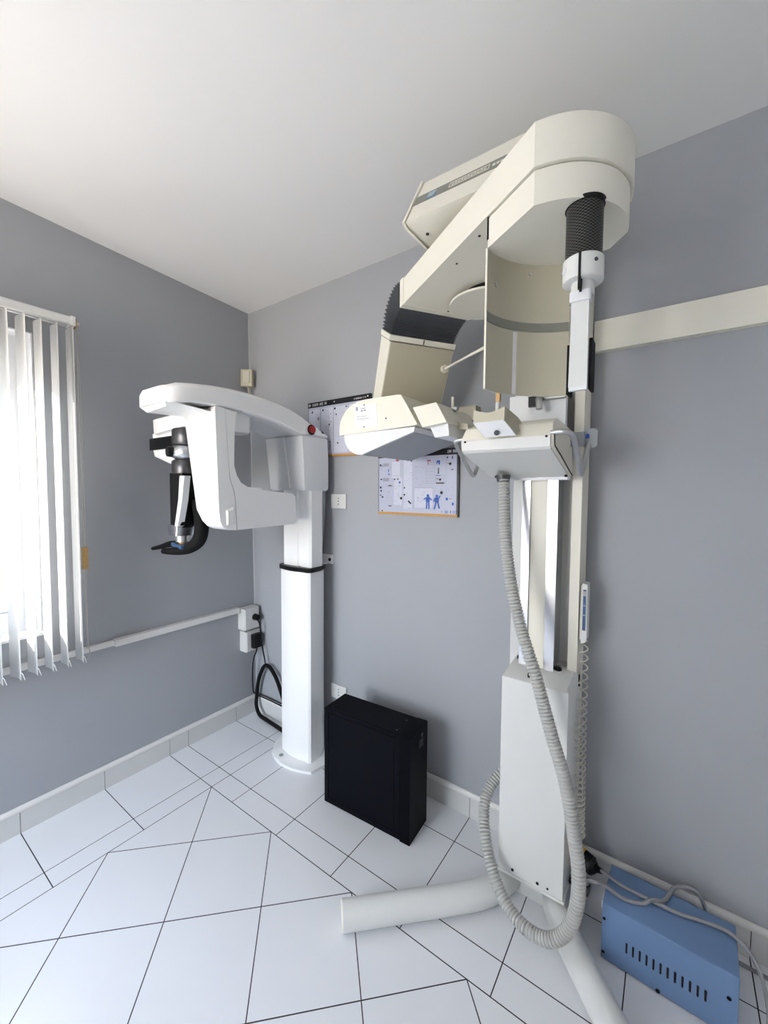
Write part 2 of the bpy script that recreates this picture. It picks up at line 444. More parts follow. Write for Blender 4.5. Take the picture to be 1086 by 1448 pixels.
# ------------------------------------------------------------------ sockets, plugs, wall plates, alarm box
def socket_box(z0, z1, y0, y1, label):
    t = thing('surface_socket', (0, (y0+y1)/2, z0), label, 'socket', 'white surface sockets in the corner')
    bm = BM(); box(bm, (LX(z0)-0.002, y0, z0), (0.055, y1, z1)); obj('back_box', bm, 'offwhite', t, bevel=0.004)
    bm = BM(); box(bm, (0.055, y0+0.004, z0+0.004), (0.063, y1-0.004, z1-0.004)); obj('face_plate', bm, 'offwhite', t, bevel=0.003)
    return t
socket_box(0.612, 0.756, -0.135, -0.022, 'upper white surface-mounted socket box in the room corner')
socket_box(0.462, 0.600, -0.125, -0.012, 'lower white surface-mounted socket box in the room corner')
pl = thing('power_plug', (0.064, -0.058, 0.69), 'round black plug with thin cable in the upper corner socket', 'plug')
bm = BM(); cyl(bm, (0.0635, -0.058, 0.692), (0.095, -0.058, 0.692), 0.023, 0.019); obj('plug_body', bm, 'black', pl, bevel=0.003)
bm = BM(); tube(bm, smooth_path([(0.088, -0.058, 0.680), (0.106, -0.050, 0.640), (0.108, -0.045, 0.56), (0.122, -0.04, 0.47), (0.137, -0.036, 0.40), (0.140, -0.036, 0.362)], 6), 0.0045, 8); obj('cable', bm, 'black', pl)
pl = thing('power_plug', (0.064, -0.055, 0.53), 'square black plug block in the lower corner socket', 'plug')
bm = BM(); box(bm, (0.0635, -0.090, 0.488), (0.098, -0.028, 0.580)); obj('plug_body', bm, 'black', pl, bevel=0.006)
bm = BM(); tube(bm, smooth_path([(0.084, -0.058, 0.492), (0.076, -0.060, 0.455), (0.050, -0.062, 0.40), (0.034, -0.06, 0.32), (0.030, -0.056, 0.22), (0.030, -0.050, 0.155), (0.033, -0.030, 0.145)], 6), 0.0045, 8); obj('cable', bm, 'black', pl)
cd = thing('cable_conduit', (0.1, -0.04, 0.012), 'thick black cable conduit looped on the floor behind the white column', 'cable')
bm = BM(); tube(bm, smooth_path([(0.36, -0.05, 0.185), (0.33, -0.045, 0.20), (0.270, -0.040, 0.292), (0.225, -0.04, 0.345), (0.18, -0.04, 0.372), (0.135, -0.04, 0.362), (0.095, -0.04, 0.30), (0.068, -0.04, 0.230), (0.052, -0.04, 0.14), (0.06, -0.05, 0.07), (0.105, -0.06, 0.025), (0.17, -0.06, 0.0135), (0.28, -0.07, 0.0135), (0.375, -0.08, 0.0135)], 8), 0.0125, 12)
obj('conduit', bm, 'blackmatte', cd)
fc = BM(); tube(fc, smooth_path([(0.03, -0.024, 0.1255), (0.15, -0.0205, 0.1255), (0.3, -0.0205, 0.1245), (0.45, -0.0205, 0.1255), (0.62, -0.0205, 0.1255)], 6), 0.0035, 8)
tag(obj('skirting_cable', fc, 'blackmatte', loc=(0.3, -0.02, 0.125)), 'lower of two thin dark cables along the skirting in the corner', 'cable', 'cables along the back skirting')
fc = BM(); tube(fc, smooth_path([(0.03, -0.016, 0.134), (0.15, -0.0125, 0.134), (0.3, -0.012, 0.133), (0.45, -0.012, 0.134), (0.62, -0.012, 0.134)], 6), 0.003, 8)
tag(obj('skirting_cable', fc, 'blackmatte', loc=(0.3, -0.012, 0.133)), 'upper of two thin dark cables along the skirting in the corner', 'cable', 'cables along the back skirting')

def wall_plate(x0, x1, z0, z1, label):
    t = thing('outlet_plate', ((x0+x1)/2, -0.0005, z0), label, 'outlet')
    bm = BM(); box(bm, (x0, -0.009, z0), (x1, -0.0002, z1)); obj('plate', bm, 'offwhite', t, bevel=0.003)
    bm = BM()
    for i in (-1, 0, 1): cyl(bm, ((x0+x1)/2, -0.0088, (z0+z1)/2+i*0.017), ((x0+x1)/2, -0.0094, (z0+z1)/2+i*0.017), 0.0035, n=12)
    obj_each('pin_hole', bm, 'slot', t)
wall_plate(0.718, 0.832, 1.448, 1.530, 'white three-pin outlet plate on the wall right of the white column')
wall_plate(0.718, 0.836, 0.318, 0.402, 'white outlet plate low on the wall behind the black tower')

al = thing('alarm_sensor', (0.015, -0.015, 2.24), 'small ivory alarm sensor high in the room corner', 'sensor')
def cornerbox(bm, w, d0, d1, z0, z1, r=0.0):
    # across the corner: axis n points out of the corner
    n = Vector((0.62, -0.785, 0)).normalized(); t = Vector((n.y, -n.x, 0))*-1; c = Vector((-0.045, 0.0, 0))
    pts = [c+n*d0-t*w, c+n*d0+t*w, c+n*d1+t*w*0.86, c+n*d1-t*w*0.86]
    loft(bm, [[(p.x, p.y, z0) for p in pts], [(p.x, p.y, z1) for p in pts]])
bm = BM(); cornerbox(bm, 0.042, 0.045, 0.085, 2.243, 2.352); obj('housing', bm, 'sensor', al, bevel=0.005)
bm = BM(); cornerbox(bm, 0.022, 0.082, 0.089, 2.262, 2.340); obj('lens', bm, 'sensorface', al, bevel=0.003)
bm = BM(); cyl(bm, (-0.005, -0.045, 2.244), (-0.012, -0.03, 2.20), 0.006, n=12); obj('cable_stub', bm, 'sensor', al)

# ------------------------------------------------------------------ posters
def poster(x0, x1, z0, z1, label, cat, art):
    t = thing('wall_chart', (x0, -0.001, z0), label, cat, 'wall charts on the back wall')
    bm = BM(); box(bm, (x0, -0.012, z0), (x1, -0.0003, z1)); obj('backing_board', bm, 'inkblack', t, bevel=0.001, seg=1)
    bm = BM(); box(bm, (x0+0.002, -0.0165, z0), (x1-0.004, -0.0122, z0+0.012)); obj('bottom_strip', bm, 'orange', t, bevel=0.001, seg=1)
    def ink(bm, m, k, top):
        for l, pts in art.get(m, []):
            if (l == 9) == top:
                yy = (-0.0168 if top else -0.0143)-(0 if top else l*0.0003)
                f = bm.faces.new([bm.verts.new((x0+px, yy, z0+pz)) for px, pz in pts]); f.material_index = k
    order = ['inkpale', 'inkgrey', 'inkblack', 'inkblue', 'inkred', 'inkwhite']
    bm = BM(); box(bm, (x0+0.004, -0.0140, z0+0.012), (x1-0.010, -0.0122, z1-0.030))
    for k, m in enumerate(order): ink(bm, m, k+1, False)
    obj('chart_sheet', bm, ['poster']+order, t, smooth=0)
    bm = BM(); box(bm, (x0, -0.0165, z1-0.030), (x1, -0.0122, z1))
    for k, m in enumerate(order): ink(bm, m, k+1, True)
    obj('top_strip', bm, ['inkblack']+order, t, smooth=0)
def rc(x, z, w, h, l=1): return (l, [(x, z), (x+w, z), (x+w, z+h), (x, z+h)])
def ln(x0, z0, x1, z1, w=0.0012, l=2):
    dx, dz = x1-x0, z1-z0; L = math.hypot(dx, dz); nx, nz = -dz/L*w/2, dx/L*w/2
    return (l, [(x0+nx, z0+nz), (x1+nx, z1+nz), (x1-nx, z1-nz), (x0-nx, z0-nz)])
def dot(x, z, r, l=2): return (l, [(x+r*math.cos(i*PI/5), z+r*math.sin(i*PI/5)) for i in range(10)])
def frame_(x, z, w, h, t=0.0012): return [rc(x, z, w, t, 2), rc(x, z+h-t, w, t, 2), rc(x, z, t, h, 2), rc(x+w-t, z, t, h, 2)]
rnd = random.Random(3)
def scribble(x, z, w, h, n):
    out = []
    for _ in range(n):
        px, pz = x+rnd.random()*w, z+rnd.random()*h
        out.append(rc(px, pz, rnd.uniform(0.003, 0.012), rnd.uniform(0.0012, 0.003), 2))
    return out
def letters(x, z, w, h, n, l=9):
    """rows of small upright letter-like strokes"""
    out = []; cw = w/n
    for i in range(n):
        if rnd.random() < 0.12: continue
        q = x+i*cw; k = rnd.randrange(4)
        out.append(rc(q, z, cw*0.22, h, l))
        if k in (0, 1): out.append(rc(q, z+h*0.8, cw*0.65, h*0.2, l))
        if k in (1, 2): out.append(rc(q, z, cw*0.65, h*0.2, l))
        if k in (0, 3): out.append(rc(q, z+h*0.42, cw*0.6, h*0.18, l))
        if k in (0, 2): out.append(rc(q+cw*0.5, z, cw*0.2, h, l))
    return out
W_, H_ = 0.472, 0.325
artA = {
 'inkpale': [rc(0.006, 0.02, 0.092, 0.262), rc(0.108, 0.02, 0.092, 0.262), rc(0.208, 0.02, 0.105, 0.262), rc(0.32, 0.02, 0.135, 0.262)],
 'inkgrey': [rc(0.100, 0.018, 0.003, 0.27), rc(0.204, 0.018, 0.002, 0.27), rc(0.315, 0.018, 0.002, 0.27)] + scribble(0.02, 0.2, 0.07, 0.06, 8) + scribble(0.11, 0.05, 0.08, 0.2, 14) + [ln(0.135+dx, 0.04, 0.142+dx*0.8, 0.19) for dx in (0, 0.012, 0.026, 0.035)] + frame_(0.145, 0.20, 0.022, 0.065) + frame_(0.12, 0.03, 0.03, 0.07) + [dot(0.085, 0.225, 0.010), dot(0.085, 0.232, 0.005)] + scribble(0.22, 0.05, 0.09, 0.2, 12) + [ln(0.17+dx, 0.04, 0.175+dx, 0.10) for dx in (0, 0.01)],
 'inkblack': [dot(0.035, 0.268, 0.0065), dot(0.122, 0.272, 0.0065), dot(0.216, 0.272, 0.0065), dot(0.302, 0.274, 0.005), dot(0.172, 0.185, 0.005), dot(0.176, 0.085, 0.0045), dot(0.226, 0.238, 0.005), dot(0.238, 0.075, 0.005), dot(0.15, 0.115, 0.004), ln(0.172, 0.036, 0.18, 0.07, 0.003), dot(0.186, 0.2, 0.003)],
 'inkwhite': letters(0.008, 0.303, 0.15, 0.014, 15, 9) + [rc(0.21, 0.308, 0.006, 0.006, 9), dot(0.455, 0.312, 0.004, 9)] + letters(0.36, 0.304, 0.085, 0.008, 16, 9),
}
def manblue(x, z, s, pose):
    b = [dot(x, z+0.052*s, 0.0075*s, 3), (3, [(x-0.010*s, z+0.02*s), (x+0.010*s, z+0.02*s), (x+0.012*s, z+0.045*s), (x-0.012*s, z+0.045*s)])]
    if pose == 0:
        b += [ln(x-0.005*s, z+0.022*s, x-0.007*s, z-0.012*s, 0.008*s, 3), ln(x+0.005*s, z+0.022*s, x+0.007*s, z-0.012*s, 0.008*s, 3), ln(x-0.010*s, z+0.04*s, x-0.023*s, z+0.033*s, 0.006*s, 3), ln(x+0.010*s, z+0.04*s, x+0.023*s, z+0.03*s, 0.006*s, 3)]
    else:
        b += [ln(x-0.005*s, z+0.022*s, x-0.014*s, z-0.012*s, 0.008*s, 3), ln(x+0.005*s, z+0.022*s, x+0.014*s, z-0.008*s, 0.008*s, 3), ln(x-0.010*s, z+0.042*s, x-0.018*s, z+0.025*s, 0.006*s, 3), ln(x+0.010*s, z+0.042*s, x+0.018*s, z+0.055*s, 0.006*s, 3)]
    return b
artB = {
 'inkpale': [rc(0.085, 0.19, 0.055, 0.085), rc(0.10, 0.05, 0.05, 0.14), rc(0.16, 0.03, 0.05, 0.25), rc(0.225, 0.035, 0.105, 0.10)],
 'inkgrey': frame_(0.085, 0.20, 0.055, 0.075) + frame_(0.22, 0.035, 0.11, 0.105) + frame_(0.29, 0.16, 0.05, 0.09) + frame_(0.345, 0.165, 0.045, 0.035) + scribble(0.015, 0.225, 0.06, 0.03, 14) + scribble(0.02, 0.06, 0.16, 0.09, 26) + scribble(0.17, 0.15, 0.12, 0.13, 22) + scribble(0.235, 0.05, 0.05, 0.07, 14) + scribble(0.36, 0.06, 0.08, 0.1, 6) + [rc(0.052, 0.145, 0.05, 0.003), ln(0.40, 0.1, 0.40, 0.28), rc(0.03, 0.25, 0.038, 0.016, 2), rc(0.03, 0.172, 0.040, 0.018, 2)] + [rc(0.29, 0.17+i*0.016, 0.05, 0.001, 3) for i in range(5)],
 'inkblack': [dot(0.014, 0.258, 0.006), rc(0.014, 0.180, 0.010, 0.006), dot(0.016, 0.140, 0.006), dot(0.018, 0.122, 0.005), dot(0.015, 0.10, 0.004), dot(0.028, 0.09, 0.005), rc(0.012, 0.25, 0.03, 0.001), rc(0.066, 0.148, 0.02, 0.004), rc(0.066, 0.042, 0.02, 0.004), dot(0.205, 0.272, 0.004), dot(0.145, 0.085, 0.007), dot(0.165, 0.138, 0.004), dot(0.165, 0.103, 0.005), ln(0.188, 0.072, 0.205, 0.058, 0.008), rc(0.185, 0.033, 0.018, 0.003), rc(0.345, 0.158, 0.045, 0.006), dot(0.368, 0.178, 0.006), dot(0.352, 0.182, 0.003), dot(0.376, 0.115, 0.008), rc(0.10, 0.178, 0.008, 0.008), rc(0.12, 0.18, 0.008, 0.006), dot(0.420, 0.252, 0.007), rc(0.406, 0.252, 0.02, 0.002), dot(0.405, 0.282, 0.004), rc(0.425, 0.222, 0.012, 0.004), dot(0.026, 0.018, 0.004), rc(0.355, 0.205, 0.006, 0.03, 2), rc(0.428, 0.275, 0.006, 0.012)],
 'inkblue': manblue(0.302, 0.048, 1.0, 0) + manblue(0.352, 0.046, 1.0, 1) + [rc(0.064, 0.205, 0.008, 0.008), rc(0.063, 0.222, 0.005, 0.014), dot(0.136, 0.166, 0.006), rc(0.343, 0.196, 0.028, 0.004), (2, [(0.345, 0.25), (0.358, 0.262), (0.358, 0.25), (0.366, 0.25), (0.366, 0.27), (0.35, 0.27)]), dot(0.405, 0.085, 0.007), rc(0.432, 0.055, 0.009, 0.014)] + letters(0.395, 0.016, 0.062, 0.014, 9, 2) + letters(0.37, 0.016, 0.014, 0.014, 2, 2),
 'inkred': [rc(0.295, 0.268, 0.020, 0.006), rc(0.299, 0.252, 0.004, 0.014), rc(0.112, 0.275, 0.018, 0.012, 1), rc(0.418, 0.085, 0.012, 0.003)],
 'inkwhite': letters(0.40, 0.303, 0.055, 0.014, 8, 9),
}
poster(0.537, 0.537+W_, 1.748, 1.748+H_, 'wall chart of line drawings partly hidden by the white machine, upper left of the two', 'poster', artA)
poster(1.065, 1.065+0.464, 1.428, 1.428+H_, 'wall chart with blue human figures, below the beige x-ray head', 'poster', artB)

# ------------------------------------------------------------------ black tower (UPS / computer case)
up = thing('computer_tower', (1.22, -0.245, 0), 'black metal computer tower standing on the floor between both machines', 'computer tower')
A = Vector((0.982, -0.340, 0)); ex = Vector((0.480, 0.029, 0)).normalized(); ey = Vector((-ex.y, ex.x, 0))
def U(x, y, z): p = A+ex*x+ey*y; return (p.x, p.y, z)
def ubox(bm, x0, x1, y0, y1, z0, z1): 
    loft(bm, [[U(x0, y0, z), U(x1, y0, z), U(x1, y1, z), U(x0, y1, z)] for z in (z0, z1)]); return bm
L_, D_, Hh = 0.481, 0.166, 0.482
obj('case', ubox(BM(), 0, L_-0.052, 0.0, D_, 0.004, Hh-0.002), 'ups', up, bevel=0.003)
obj('front_bezel', ubox(BM(), L_-0.050, L_, -0.001, D_+0.001, 0.0, Hh), 'upsfront', up, bevel=0.004)
bm = BM()
for (x0, x1, z0, z1) in ((0.020, 0.026, 0.03, 0.455), (L_-0.085, L_-0.079, 0.03, 0.455), (0.020, L_-0.079, 0.455, 0.461), (0.020, L_-0.079, 0.024, 0.030)): ubox(bm, x0, x1, -0.0022, 0.0005, z0, z1)
obj('side_panel_rim', bm, 'ups', up, bevel=0.001, seg=1)
bm = BM(); ubox(bm, 0.0, L_-0.053, 0.014, 0.0155, Hh-0.0022, Hh-0.001); obj('panel_seam', bm, 'slot', up, smooth=0)
bm = BM(); ubox(bm, L_, L_+0.003, 0.075, 0.120, 0.395, 0.435); obj('power_panel', bm, 'black', up, bevel=0.002)
bm = BM(); cyl(bm, U(L_+0.003, 0.10, 0.452), U(L_+0.006, 0.10, 0.452), 0.009); obj('power_button', bm, 'gun', up)
bm = BM(); ubox(bm, L_, L_+0.002, 0.084, 0.100, 0.408, 0.418); obj('badge', bm, 'inkgrey', up)
bm = BM()
for x, y in ((L_-0.085, 0.03), (L_-0.085, 0.12), (0.03, 0.03)): cyl(bm, U(x, y, Hh-0.002), U(x, y, Hh-0.0005), 0.004, n=12)
obj_each('screw', bm, 'gun', up)
bm = BM(); tube(bm, smooth_path([U(0.0, 0.06, 0.40), U(-0.03, 0.075, 0.41), U(-0.065, 0.09, 0.385), U(-0.085, 0.11, 0.33), U(-0.09, 0.12, 0.2), U(-0.09, 0.125, 0.05), U(-0.07, 0.13, 0.011), U(-0.03, 0.15, 0.0105)], 6), 0.0095, 10); obj('rear_cable', bm, 'blackmatte', up)
bm = BM(); tube(bm, smooth_path([U(0.0, 0.09, 0.36), U(-0.03, 0.10, 0.37), U(-0.06, 0.11, 0.34), U(-0.06, 0.12, 0.2), U(-0.07, 0.13, 0.1), U(-0.05, 0.14, 0.008)], 6), 0.006, 10); obj('rear_cable', bm, 'blackmatte', up)

# ------------------------------------------------------------------ white panoramic x-ray machine
wm = thing('panoramic_xray_machine', (0.61, -0.15, 0), 'glossy white panoramic x-ray machine on a floor column in the room corner', 'x-ray machine')
plan = [(0.395, -0.11), (0.42, -0.185), (0.47, -0.248), (0.53, -0.281), (0.60, -0.295), (0.682, -0.287), (0.74, -0.268), (0.792, -0.246), (0.808, -0.164), (0.80, -0.04), (0.40, -0.04)]
bm = BM(); prism_z(bm, plan, 0, 0.016); bp_ = obj('base_plate', bm, 'white', wm, bevel=0.003)
bm = BM(); cyl(bm, (0.548, -0.247, 0.0155), (0.548, -0.247, 0.018), 0.013); obj('bolt_cap', bm, 'grey', wm, label='grey bolt cap')
def colplan(o=0.0):
    return [(0.487-o, -0.185), (0.500-o*0.5, -0.199-o)] + [(0.50+0.218*i/8, -0.199-o-0.020*math.sin(PI*i/8)) for i in range(1, 8)] + [(0.730+o*0.6, -0.207-o), (0.742+o, -0.198), (0.738+o, -0.117), (0.71, -0.062+o), (0.52, -0.062+o), (0.484-o, -0.12)]
bm = BM(); prism_z(bm, colplan(), 0.016, 1.098); obj('lower_column', bm, 'white', wm, smooth=25)
bm = BM(); prism_z(bm, colplan(0.008), 1.098, 1.122); obj('collar', bm, 'black', wm, bevel=0.003, label='black plastic collar')
up_plan = [(0.508, -0.10), (0.508, -0.175), (0.516, -0.190), (0.628, -0.192), (0.636, -0.181), (0.650, -0.181), (0.658, -0.192), (0.722, -0.190), (0.733, -0.180), (0.732, -0.10), (0.722, -0.085), (0.52, -0.085)]
bm = BM(); prism_z(bm, up_plan, 1.122, 1.552); obj('upper_column', bm, 'white', wm, smooth=25)
bm = BM(); loft(bm, [[(0.61, -0.082, z), (x, -0.082, z), (x, -0.035, z), (0.61, -0.035, z)] for x, z in ((0.66, 1.155), (0.678, 1.24), (0.694, 1.40), (0.702, 1.60))]); obj('rear_cover', bm, 'grey', wm, label='grey cover behind the column')
# wall bracket
bm = BM(); box(bm, (0.625, -0.006, 1.118), (0.728, -0.0005, 1.172)); box(bm, (0.628, -0.09, 1.118), (0.636, -0.006, 1.166))
prism_z(bm, [(0.60, -0.10), (0.62, -0.10), (0.675, -0.035), (0.69, -0.006), (0.60, -0.006)], 1.116, 1.121)
wb = obj('wall_bracket', bm, 'white', wm, bevel=0.0015, seg=2)
bm = BM(); cyl(bm, (0.705, -0.0062, 1.143), (0.705, -0.009, 1.143), 0.0095, n=16); obj('anchor_bolt', bm, 'black', wb)
# carriage
def carr_ring(x0, x1, y0, y1, z):
    pl = [(x0, y1), (x0, y0+0.02)] + [(x0+(x1-x0)*i/6, y0-0.010*math.sin(PI*i/6)) for i in range(0, 7)] + [(x1+0.004, y0+0.015), (x1+0.004, y1)]
    return [(x, y, z) for x, y in pl]
bm = BM(); loft(bm, [carr_ring(0.462, 0.727, -0.225, -0.060, 1.548), carr_ring(0.456, 0.735, -0.235, -0.055, 1.562), carr_ring(0.440, 0.735, -0.240, -0.055, 1.72), carr_ring(0.424, 0.724, -0.242, -0.050, 1.842)])
ca = obj('carriage', bm, 'whitegrey', wm, bevel=0.006, smooth=40)
bm = BM(); loft(bm, [[(0.588+dx*0.6, -0.252, z), (0.594+dx*0.6, -0.256, z), (0.600+dx*0.6, -0.252, z), (0.594+dx*0.6, -0.245, z)] for z, dx in ((1.842, -0.01), (1.75, 0.02), (1.66, 0.055), (1.565, 0.075))]); obj('front_rib', bm, 'white', ca)
bm = BM(); box(bm, (0.726, -0.140, 1.565), (0.7285, -0.137, 1.838)); obj('panel_seam', bm, 'grey', ca)
# overhead arm: stations from the wall to the rounded nose
st = [(-0.045, 1.850, 1.880), (-0.085, 1.850, 1.893), (-0.17, 1.850, 1.924), (-0.24, 1.850, 1.956), (-0.30, 1.868, 1.975), (-0.37, 1.886, 1.988), (-0.45, 1.900, 1.998), (-0.55, 1.911, 2.006), (-0.65, 1.916, 2.007), (-0.75, 1.915, 2.002), (-0.85, 1.910, 1.990), (-0.90, 1.902, 1.981)]
def arm_station(y, z0, z1, x0, x1):
    r = 0.012
    return [(x0+0.01, y, z0), (x1-0.006, y, z0), (x1, y, z0+0.006), (x1+0.001, y, z1-0.022), (x1-0.004, y, z1-0.016), (x1-0.03, y, z1), (x0+0.03, y, z1), (x0+0.004, y, z1-0.016), (x0, y, z1-0.022), (x0, y, z0+0.006)]
rings = [arm_station(y, a, b, 0.452, 0.724) for y, a, b in st]
for y, ins in ((-0.925, 0.012), (-0.945, 0.032), (-0.955, 0.060)):
    rings.append(arm_station(y, 1.896, 1.973-ins*0.25, 0.452+ins, 0.724-ins))
bm = BM(); loft(bm, rings); oa = obj('overhead_arm', bm, 'white', wm, smooth=40)
bm = BM(); prism_x(bm, [(-0.05, 1.845), (-0.05, 1.852), (-0.24, 1.852), (-0.30, 1.870), (-0.37, 1.888), (-0.45, 1.902), (-0.55, 1.9125), (-0.60, 1.914), (-0.60, 1.908), (-0.45, 1.893), (-0.37, 1.878), (-0.30, 1.860), (-0.24, 1.843)], 0.460, 0.716); obj('underside_panel', bm, 'whitegrey', oa)
bm = BM(); loft(bm, [[(0.465, -0.90, 1.905), (0.70, -0.90, 1.900), (0.70, -0.945, 1.898), (0.48, -0.945, 1.90)], [(0.49, -0.72, 1.888), (0.69, -0.72, 1.890), (0.67, -0.925, 1.886), (0.505, -0.925, 1.876)]]); obj('nose_underside', bm, 'white', oa, bevel=0.004)
# control panel and emergency button on the arm side
bm = BM(); prism_x(bm, [(-0.065, 1.856), (-0.215, 1.856), (-0.222, 1.872), (-0.21, 1.902), (-0.175, 1.906), (-0.125, 1.895), (-0.105, 1.868), (-0.065, 1.862)], 0.720, 0.7275); cp = obj('control_panel', bm, 'white', wm, bevel=0.003)
bm = BM(); cyl(bm, (0.7272, -0.176, 1.880), (0.7308, -0.176, 1.880), 0.028, n=24); obj('button_recess', bm, 'slot', cp)
bm = BM(); cyl(bm, (0.7306, -0.181, 1.880), (0.746, -0.183, 1.880), 0.0165, 0.0205, n=24); obj('emergency_button', bm, 'red', cp, bevel=0.002, label='red emergency stop button')
bm = BM(); box(bm, (0.7265, -0.092, 1.871), (0.7295, -0.080, 1.876)); box(bm, (0.7265, -0.094, 1.871), (0.730, -0.090, 1.886)); obj('key_switch', bm, 'slot', cp)
bm = BM()
for k in range(3):
    tube(bm, smooth_path([(0.7255, -0.196+0.010*k, 1.940-0.006*k), (0.7255, -0.196+0.010*k, 1.922-0.004*k), (0.7255, -0.188+0.010*k, 1.914-0.003*k), (0.7255, -0.168+0.006*k, 1.910-0.002*k)], 4), 0.0012, 6)
obj_each('vent_groove', bm, 'grey', oa)
# rotating C unit
bm = BM()
cr = lambda x, dy, z0, z1: [(x, -0.742+dy, z0+0.012), (x, -0.745+dy, z1-0.01), (x, -0.73+dy, z1), (x, -0.54, z1), (x, -0.53, z1-0.01), (x, -0.53, z0), (x, -0.70+dy, z0)]
loft(bm, [cr(0.128, 0.06, 1.850, 1.900), cr(0.135, 0.02, 1.838, 1.910), cr(0.165, 0.003, 1.822, 1.9135), cr(0.30, 0, 1.828, 1.916), cr(0.50, 0, 1.838, 1.917), cr(0.60, 0, 1.838, 1.917)])
rh = obj('rotor_head', bm, 'white', wm, bevel=0.008, smooth=45)
bm = BM()   # front shell of the tube head
fs = [(-0.744, 1.905), (-0.737, 1.914), (-0.698, 1.910), (-0.690, 1.70), (-0.686, 1.60), (-0.668, 1.545), (-0.662, 1.50), (-0.661, 1.368), (-0.70, 1.371), (-0.726, 1.384), (-0.740, 1.41), (-0.744, 1.46)]
def fx(z): return 0.470 + (1.90-z)*0.215 if z > 1.46 else 0.565 + (1.46-z)*0.75
loft(bm, [[(fx(z), y, z) for y, z in fs], [(0.722+(1.915-z)*0.045, y, z) for y, z in fs]])
obj('tube_head_front_shell', bm, 'white', wm, bevel=0.012, seg=4, smooth=45)
bm = BM()
rs = [(-0.696, 1.909), (-0.640, 1.903), (-0.652, 1.80), (-0.660, 1.66), (-0.648, 1.615), (-0.628, 1.583), (-0.593, 1.564), (-0.520, 1.560), (-0.508, 1.549), (-0.32, 1.532), (-0.302, 1.518), (-0.298, 1.39), (-0.310, 1.3755), (-0.655, 1.368), (-0.659, 1.50), (-0.665, 1.546), (-0.683, 1.60), (-0.688, 1.70)]
loft(bm, [[(0.53, y, z) for y, z in rs], [(0.721+(1.915-z)*0.045, y, z) for y, z in rs]])
obj('tube_head_rear_housing', bm, 'white', wm, bevel=0.007, seg=3, smooth=45)
bm = BM(); loft(bm, [[(0.742, -0.712, 1.46), (0.742, -0.672, 1.475), (0.742, -0.672, 1.40), (0.742, -0.712, 1.388)], [(0.752, -0.706, 1.455), (0.752, -0.680, 1.46), (0.752, -0.680, 1.41), (0.752, -0.706, 1.398)]]); obj('grip_bulge', bm, 'white', wm, bevel=0.003)
bm = BM(); lathe(bm, (0.60, -0.575), [(0.070, 1.822), (0.078, 1.832), (0.082, 1.916)], n=32); obj('rotation_hub', bm, 'white', wm, smooth=50)
# sensor head
bm = BM(); prism_z(bm, rrect(0.075, -0.715, 0.33, -0.55, 0.03), 1.816, 1.842); obj('sensor_neck', bm, 'white', wm)
bm = BM(); prism_z(bm, rrect(0.058, -0.722, 0.34, -0.545, 0.025), 1.757, 1.817); obj('sensor_window', bm, 'black', wm, bevel=0.003, label='glossy black band')
bm = BM(); loft(bm, [[(x, y, 1.756) for x, y in rrect(0.076, -0.712, 0.335, -0.56, 0.025)], [(x, y, 1.725) for x, y in rrect(0.082, -0.708, 0.335, -0.56, 0.025)], [(x, y, 1.668) for x, y in rrect(0.225, -0.66, 0.335, -0.57, 0.02)]]); obj('sensor_tip', bm, 'white', wm, bevel=0.003)
# head support hanging between tube head and sensor
hs = (0.405, -0.690)
bm = BM(); lathe(bm, hs, [(0.068, 1.764), (0.073, 1.772), (0.073, 1.834), (0.068, 1.842)]); obj('support_drum', bm, 'gun', wm, smooth=50)
bm = BM(); lathe(bm, (0.402, -0.695), [(0.05, 1.694), (0.072, 1.71), (0.074, 1.735), (0.066, 1.758), (0.05, 1.768)]); obj('support_joint', bm, 'chrome', wm, smooth=60)
bm = BM(); cyl(bm, (0.390, -0.755, 1.730), (0.386, -0.784, 1.730), 0.027, 0.024); obj('lock_knob', bm, 'black', wm, bevel=0.002)
bm = BM(); lathe(bm, (0.388, -0.69), [(0.066, 1.628), (0.068, 1.64), (0.068, 1.685), (0.06, 1.694)]); obj('support_clamp', bm, 'gun', wm, smooth=50)
bm = BM(); loft(bm, [[(x, y, z) for x, y in rrect(0.318, -0.745, 0.392+w_, -0.655, 0.012, 3)] for w_, z in ((0.048, 1.63), (0.040, 1.50), (0.018, 1.375))]); obj('support_stem', bm, 'black', wm, smooth=40)
bm = BM(); loft(bm, [[(x0, -0.752, z), (x0+w_, -0.75, z), (x0+w_, -0.72, z), (x0, -0.72, z)] for x0, w_, z in ((0.434, 0.04, 1.615), (0.418, 0.032, 1.50), (0.380, 0.026, 1.372))]); obj('scale_strip', bm, 'whitegrey', wm, bevel=0.002)
bm = BM(); loft(bm, [[(x, y, z) for x, y in rrect(0.355-w_, -0.75, 0.345+w_, -0.655, 0.01, 3)] for w_, z in ((0.046, 1.376), (0.054, 1.362), (0.044, 1.322))]); obj('bite_holder', bm, 'chrome', wm, smooth=40)
bm = BM(); lathe(bm, (0.352, -0.70), [(0.030, 1.290), (0.032, 1.322)]); obj('bite_socket', bm, 'steel', wm, smooth=50)
bm = BM(); lathe(bm, (0.350, -0.70), [(0.016, 1.232), (0.016, 1.292)], n=20); obj('bite_peg', bm, 'wood', wm, label='tan bite peg')
bm = BM(); loft(bm, [[(0.31, -0.735, 1.286), (0.405, -0.735, 1.276), (0.405, -0.66, 1.276), (0.31, -0.66, 1.286)], [(0.31, -0.735, 1.268), (0.405, -0.735, 1.258), (0.405, -0.66, 1.258), (0.31, -0.66, 1.268)]]); obj('fork_bridge', bm, 'display', wm, bevel=0.004, label='dark blue fork bridge')
